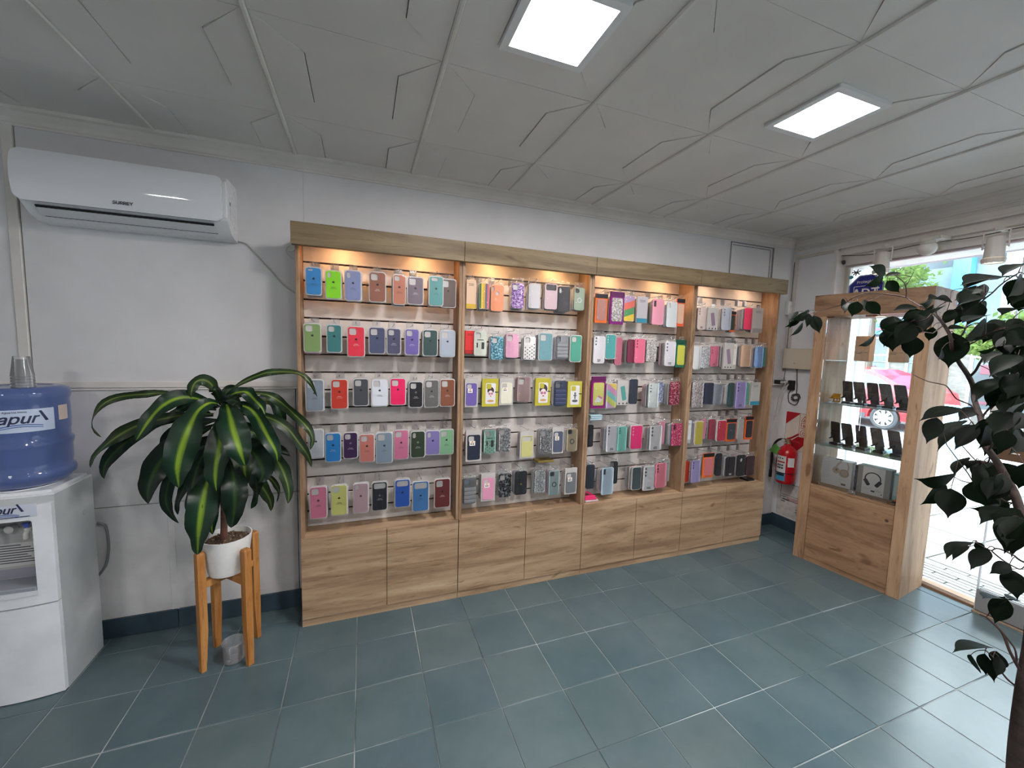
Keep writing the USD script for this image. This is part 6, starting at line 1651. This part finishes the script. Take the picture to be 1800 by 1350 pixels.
# ---------------------------------------------------------------- the street outside
pv = struct("pavement")
pave = [noisy(f"paving_{k}", a_, b_, scale=5, rough=0.6, detail=5) for k, (a_, b_) in enumerate((("6f6d69", "7f7d78"), ("6a6864", "7a7874"), ("74726e", "84817d")))]
obj(pv, "bedding", box(3.76, 9.4, -9.0, 14.0, -0.30, -0.046), pm("34322f", 0.9))
row = 0
x = 3.765
while x < 4.28:
    y = -0.8 - (row % 3) * 0.11
    while y < 2.9:
        obj(pv, "paver", cbox(x + 0.004, x + 0.048, y + 0.004, y + 0.326, -0.06, -0.0365 + rng.uniform(-0.001, 0.001), 0.002), pave[rng.randrange(3)])
        y += 0.33
    x += 0.052
    row += 1
rest = []
for i in range(12):
    for j in range(-18, 28):
        x0, y0 = x + i * 0.42, -0.23 + j * 0.5 + (i % 2) * 0.0
        b_ = cbox(x0 + 0.006, min(x0 + 0.414, 9.2), y0 + 0.006, y0 + 0.494, -0.06, -0.037 + rng.uniform(-0.001, 0.001), 0.003)
        if 0.0 < y0 < 5.5 and 0.22 * x0 < y0 + 0.5 < 0.68 * x0 + 0.5:
            obj(pv, "slab", b_, pave[rng.randrange(3)])
        else:
            rest.append(b_)
obj(pv, "slab_field", cat(rest), pave[0], kind="stuff")
obj(pv, "kerb", cbox(9.22, 9.42, -12, 20, -0.30, -0.034, 0.01), pm("a9a6a0", 0.7))
rd = struct("road")
obj(rd, "asphalt", box(9.42, 15.2, -20, 34, -0.40, -0.20), noisy("asphalt", "75757a", "8a8a8e", scale=9, rough=0.85))
obj(rd, "far_pavement", box(15.2, 17.2, -20, 34, -0.40, -0.06), pave[1])
tp_ = solo("window_pillar", cat([cbox(4.10, 4.22, 2.305, 2.95, -0.037, 2.60, 0.004)]), noisy("white_render", "c9cccd", "d8dadb", scale=3, rough=0.6), "white rendered pillar standing just outside the shop window", "pillar")
t = thing("shop_canopy", "pale canopy edge running outside above the shop window", "canopy", (4.2, -0.4, 2.34))
obj(t, "canopy_bracket", cat([cbox(4.0005, 4.2795, y_ - 0.02, y_ + 0.02, 2.40, 2.43, 0.003) for y_ in (2.2, 0.9, -0.4, -1.7, -3.0)]), pm("b9b2b4", 0.6))
obj(t, "canopy_edge", cbox(4.28, 4.34, RY, 2.30, 2.345, 2.4395, 0.004), pm("a89fa6", 0.6))

# red car across the street
CXN, CYR, CG = 12.0, 6.05, -0.20
t = thing("parked_car", "red hatchback parked across the street, seen through the showcase", "car", (CXN + 0.85, CYR + 1.3, CG))
prof = [(-0.66, 0.30), (-0.70, 0.58), (-0.60, 0.95), (-0.26, 1.08), (0.14, 1.32), (0.55, 1.45), (1.30, 1.50), (1.90, 1.42), (2.55, 1.00), (3.10, 0.88), (3.38, 0.66), (3.40, 0.30)]
low = Polygon([(-0.66, 0.26), (-0.70, 0.58), (-0.60, 0.95), (2.55, 0.99), (3.10, 0.88), (3.38, 0.66), (3.40, 0.26)])
for s in (0.0, 2.55):
    low = low.difference(Point(s, 0.29).buffer(0.34, quad_segs=8))
car_red = pm("c3212b", 0.2, coat=0.8)


def side_ext(poly, x0, d):
    """Drawing (forward, height) stood up along the street; skin at x0, d deep away from us."""
    m = ext(poly, d)
    V = np.array(m.vertices)
    q = trimesh.Trimesh(np.c_[x0 + V[:, 2], CYR + V[:, 0], CG + V[:, 1]], m.faces, process=False)
    q.fix_normals()
    return q


obj(t, "body", side_ext(low, CXN, 1.68), car_red)
cabin = [(-0.58, 0.95), (-0.26, 1.08), (0.14, 1.32), (0.55, 1.45), (1.30, 1.50), (1.90, 1.42), (2.55, 0.99)]
obj(t, "cabin", hull([(CXN + (0.0 if z < 1.0 else 0.16 * (z - 0.95) / 0.5) + off, CYR + s, CG + z) for s, z in cabin for off in (0.0,)] + [(CXN + 1.68 - (0.0 if z < 1.0 else 0.16 * (z - 0.95) / 0.5), CYR + s, CG + z) for s, z in cabin]), car_red)
gl = pm("49594f", 0.08, coat=0.6)


def glz(pts, name, mat, lift=0.006):
    P = [(CXN + 0.16 * (z - 0.95) / 0.5 - lift, CYR + s, CG + z) for s, z in pts] + [(CXN + 0.16 * (z - 0.95) / 0.5 + 0.01, CYR + s, CG + z) for s, z in pts]
    obj(t, name, hull(P), mat)


glz([(-0.16, 1.03), (0.20, 1.26), (0.58, 1.37), (0.62, 1.02)], "rear_side_window", gl)
glz([(0.70, 1.02), (0.68, 1.39), (1.25, 1.42), (1.25, 1.02)], "door_window", gl)
glz([(1.33, 1.02), (1.33, 1.42), (1.85, 1.35), (2.30, 1.02)], "door_window", gl)
obj(t, "sill_trim", side_ext(sbox(0.38, 0.24, 2.18, 0.36), CXN - 0.012, 0.03), pm("3a3b40", 0.5))
obj(t, "bumper_vent", side_ext(rrect(0.24, 0.12, 0.03, 0.52, 0.50), CXN - 0.006, 0.01), pm("4a3034", 0.5))
obj(t, "tail_lamp", side_ext(rrect(0.16, 0.14, 0.04, -0.52, 0.84), CXN - 0.008, 0.02), pm("8a1018", 0.15))
for s in (0.0, 2.55):
    c = (CXN + 0.10, CYR + s, CG + 0.292)
    def wheel(prof_, seg=36):
        return turn(lathe(prof_, (0, 0, 0), seg), np.array([[0, 0, -1], [0, 1, 0], [1, 0, 0]], float), c)
    p = obj(t, "wheel", wheel([(0.20, -0.08), (0.285, -0.07), (0.292, 0.0), (0.285, 0.09), (0.255, 0.105), (0.20, 0.09), (0.19, -0.08), (0.20, -0.08)]), pm("3d3e42", 0.7), smooth=40)
    obj(p, "rim", wheel([(0.0001, 0.070), (0.19, 0.074), (0.203, 0.098), (0.205, 0.06), (0.0001, 0.05)]), pm("55575c", 0.4, 0.4), smooth=40)
    sp_ = [affinity.rotate(Polygon([(-0.032, 0.04), (0.032, 0.04), (0.052, 0.195), (-0.028, 0.195)]), 360 / 8 * k_, origin=(0, 0)) for k_ in range(8)]
    star = unary_union(sp_ + [Point(0, 0).buffer(0.06), Point(0, 0).buffer(0.203).difference(Point(0, 0).buffer(0.185))])
    m = ext(star, 0.012)
    V = np.array(m.vertices)
    q = trimesh.Trimesh(np.c_[c[0] - 0.092 - V[:, 2], c[1] + V[:, 0], c[2] + V[:, 1]], m.faces, process=False)
    q.fix_normals()
    obj(p, "spokes", q, pm("c6c8cb", 0.3, 0.5))

# building across the street
BXF = 17.4
t = thing("street_building", "grey commercial building with blue posts and glazed shopfront across the street", "building", (BXF + 2, 7, -0.06))
obj(t, "wall", cbox(BXF, BXF + 6, -14, 26, -0.06, 2.62, 0.02), noisy("far_stone", "6f6d6a", "8b8884", scale=4, rough=0.8, stretch=(1, 1, 3)))
obj(t, "upper_wall", box(BXF + 1.2, BXF + 6, -14, 26, 2.62, 7.2), pm("6f7f8a", 0.4))
obj(t, "awning_band", cbox(BXF - 0.5, BXF + 0.05, -14, 26, 2.36, 2.72, 0.02), pm("4f86b4", 0.5))
obj(t, "awning_stripe", cbox(BXF - 0.52, BXF - 0.5005, -14, 26, 2.50, 2.58, 0.004), pm("8c5a72", 0.5))
obj(t, "parapet_glass", cbox(BXF - 0.05, BXF - 0.01, -14, 26, 2.75, 4.45, 0.004), pm("71858f", 0.25))
obj(t, "soffit", cbox(BXF - 0.6, BXF + 1.2, -14, 26, 5.6, 6.2, 0.01), pm("565a60", 0.7))
obj(t, "roof", cbox(BXF - 0.8, BXF + 6.2, -14.2, 26.2, 7.2, 7.5, 0.02), pm("8d8b87", 0.7))
for k, y in enumerate((-2.0, 1.2, 3.7, 5.95, 7.05, 8.55, 11.5, 14.0)):
    obj(t, "post", cbox(BXF - 0.42, BXF - 0.08, y - 0.2, y + 0.2, 2.73, 5.59, 0.02), pm("4f96d8" if k in (1, 4, 6) else "a5c8de", 0.4))
far_glass = pm("5c676c", 0.12)
frame_w = pm("d3d8da", 0.4)
y = 2.0
while y < 14:
    p = obj(t, "shop_window", cat([cbox(BXF - 0.06, BXF + 0.02, y - 0.04, y + 0.04, 0.0, 2.30, 0.005), cbox(BXF - 0.06, BXF + 0.02, y + 0.96, y + 1.04, 0.0, 2.30, 0.005), cbox(BXF - 0.06, BXF + 0.02, y + 0.0405, y + 0.9595, 2.22, 2.30, 0.005), cbox(BXF - 0.06, BXF + 0.02, y + 0.0405, y + 0.9595, 1.62, 1.68, 0.005), cbox(BXF - 0.06, BXF + 0.02, y + 0.0405, y + 0.9595, 0.0, 0.10, 0.005)]), frame_w)
    obj(p, "pane", box(BXF - 0.03, BXF - 0.015, y + 0.0405, y + 0.9595, 0.1005, 2.2195), far_glass)
    r = random.Random(int(y * 10))
    obj(p, "display", cat([cbox(BXF - 0.045, BXF - 0.032, y + 0.08 + r.uniform(0, 0.3), y + 0.6 + r.uniform(0, 0.3), z, z + r.uniform(0.08, 0.3), 0.002) for z in (0.25, 0.72, 1.15)]), pm(r.choice(("7b4a58", "aeb6b8", "4a5c8a", "98a39a", "c4c6c2")), 0.5))
    y += 1.08 if (int(y * 10) % 3) else 1.55


def street_tree(x, y, zt, rad, zg, lab, seed, n=1500, sq=1.0):
    t = thing("street_tree", lab, "tree", (x, y, zg))
    obj(t, "trunk", tube([(x, y, zg), (x + 0.05, y + 0.04, zg + (zt - zg) * 0.5), (x, y, zt)], [0.12, 0.09, 0.04], 8, 12), pm("5a5048", 0.8), smooth=True)
    for k_ in range(4):
        a_ = k_ * 1.6 + seed
        obj(t, "branch", tube([(x, y, zt - rad * 0.7), (x + rad * 0.4 * math.cos(a_), y + rad * 0.4 * math.sin(a_), zt - rad * 0.1), (x + rad * 0.7 * math.cos(a_), y + rad * 0.7 * math.sin(a_), zt + rad * 0.3)], [0.05, 0.035, 0.015], 6, 10), pm("5a5048", 0.8))
    r = np.random.default_rng(seed)
    C_ = r.normal(size=(26, 3))
    C_ = C_ / np.linalg.norm(C_, axis=1)[:, None] * rad * r.uniform(0.35, 0.9, (26, 1))
    c = C_[r.integers(0, 26, n)] + r.normal(0, rad * 0.17, (n, 3))
    c[:, 2] *= sq
    c += [x, y, zt]
    d = r.normal(size=(n, 3))
    d /= np.linalg.norm(d, axis=1)[:, None]
    e = np.cross(d, r.normal(size=(n, 3)))
    e /= np.linalg.norm(e, axis=1)[:, None]
    L, W = 0.085, 0.045
    V = np.stack([c - d * L, c + e * W, c + d * L, c - e * W], 1).reshape(-1, 3)
    i = np.arange(n) * 4
    F = np.vstack([np.stack([i, i + 1, i + 2], 1), np.stack([i, i + 2, i + 3], 1)])
    if "street_leaf" not in _m:
        _m["street_leaf"] = usdkit.material(stage, "/World/Looks/street_leaf", {"g": ("geometry", {}), "c": ("rgb_ramp", {"ramp": [(0, lin("566c3c")), (1, lin("869a60"))]}), "d": ("diffuse_bsdf", {}), "t": ("translucent_bsdf", {"color": lin("8aa058")}), "m": ("mix_closure", {"fac": 0.4})}, [("g.random_per_island", "c.fac"), ("c.color", "d.color"), ("d.BSDF", "m.closure1"), ("t.BSDF", "m.closure2")], surface="m.closure")
    obj(t, "foliage", trimesh.Trimesh(V, F, process=False), _m["street_leaf"], kind="stuff")


street_tree(15.2, 8.2, 4.0, 1.35, -0.06, "light green street tree seen above the showcase, nearest the security sticker", 3, 3200)
street_tree(15.35, 5.35, 2.1, 1.0, -0.06, "low bushy street tree outside, behind the middle of the ficus", 5, 2600, 0.6)
street_tree(15.35, 3.0, 2.2, 0.95, -0.06, "low bushy street tree outside, at the right edge of the window", 8, 2200, 0.7)
t = thing("street_bin", "pale blue bin standing on the pavement edge outside", "bin", (8.7, 3.62, -0.037))
obj(t, "body", hull([(8.7 + sx * h_, 3.62 + sy * h_, z) for z, h_ in ((-0.036, 0.19), (0.78, 0.25)) for sx in (-1, 1) for sy in (-1, 1)]), pm("8fb4d6", 0.45))
obj(t, "lid", cbox(8.43, 8.97, 3.35, 3.89, 0.781, 0.84, 0.02), pm("5f93cc", 0.4))
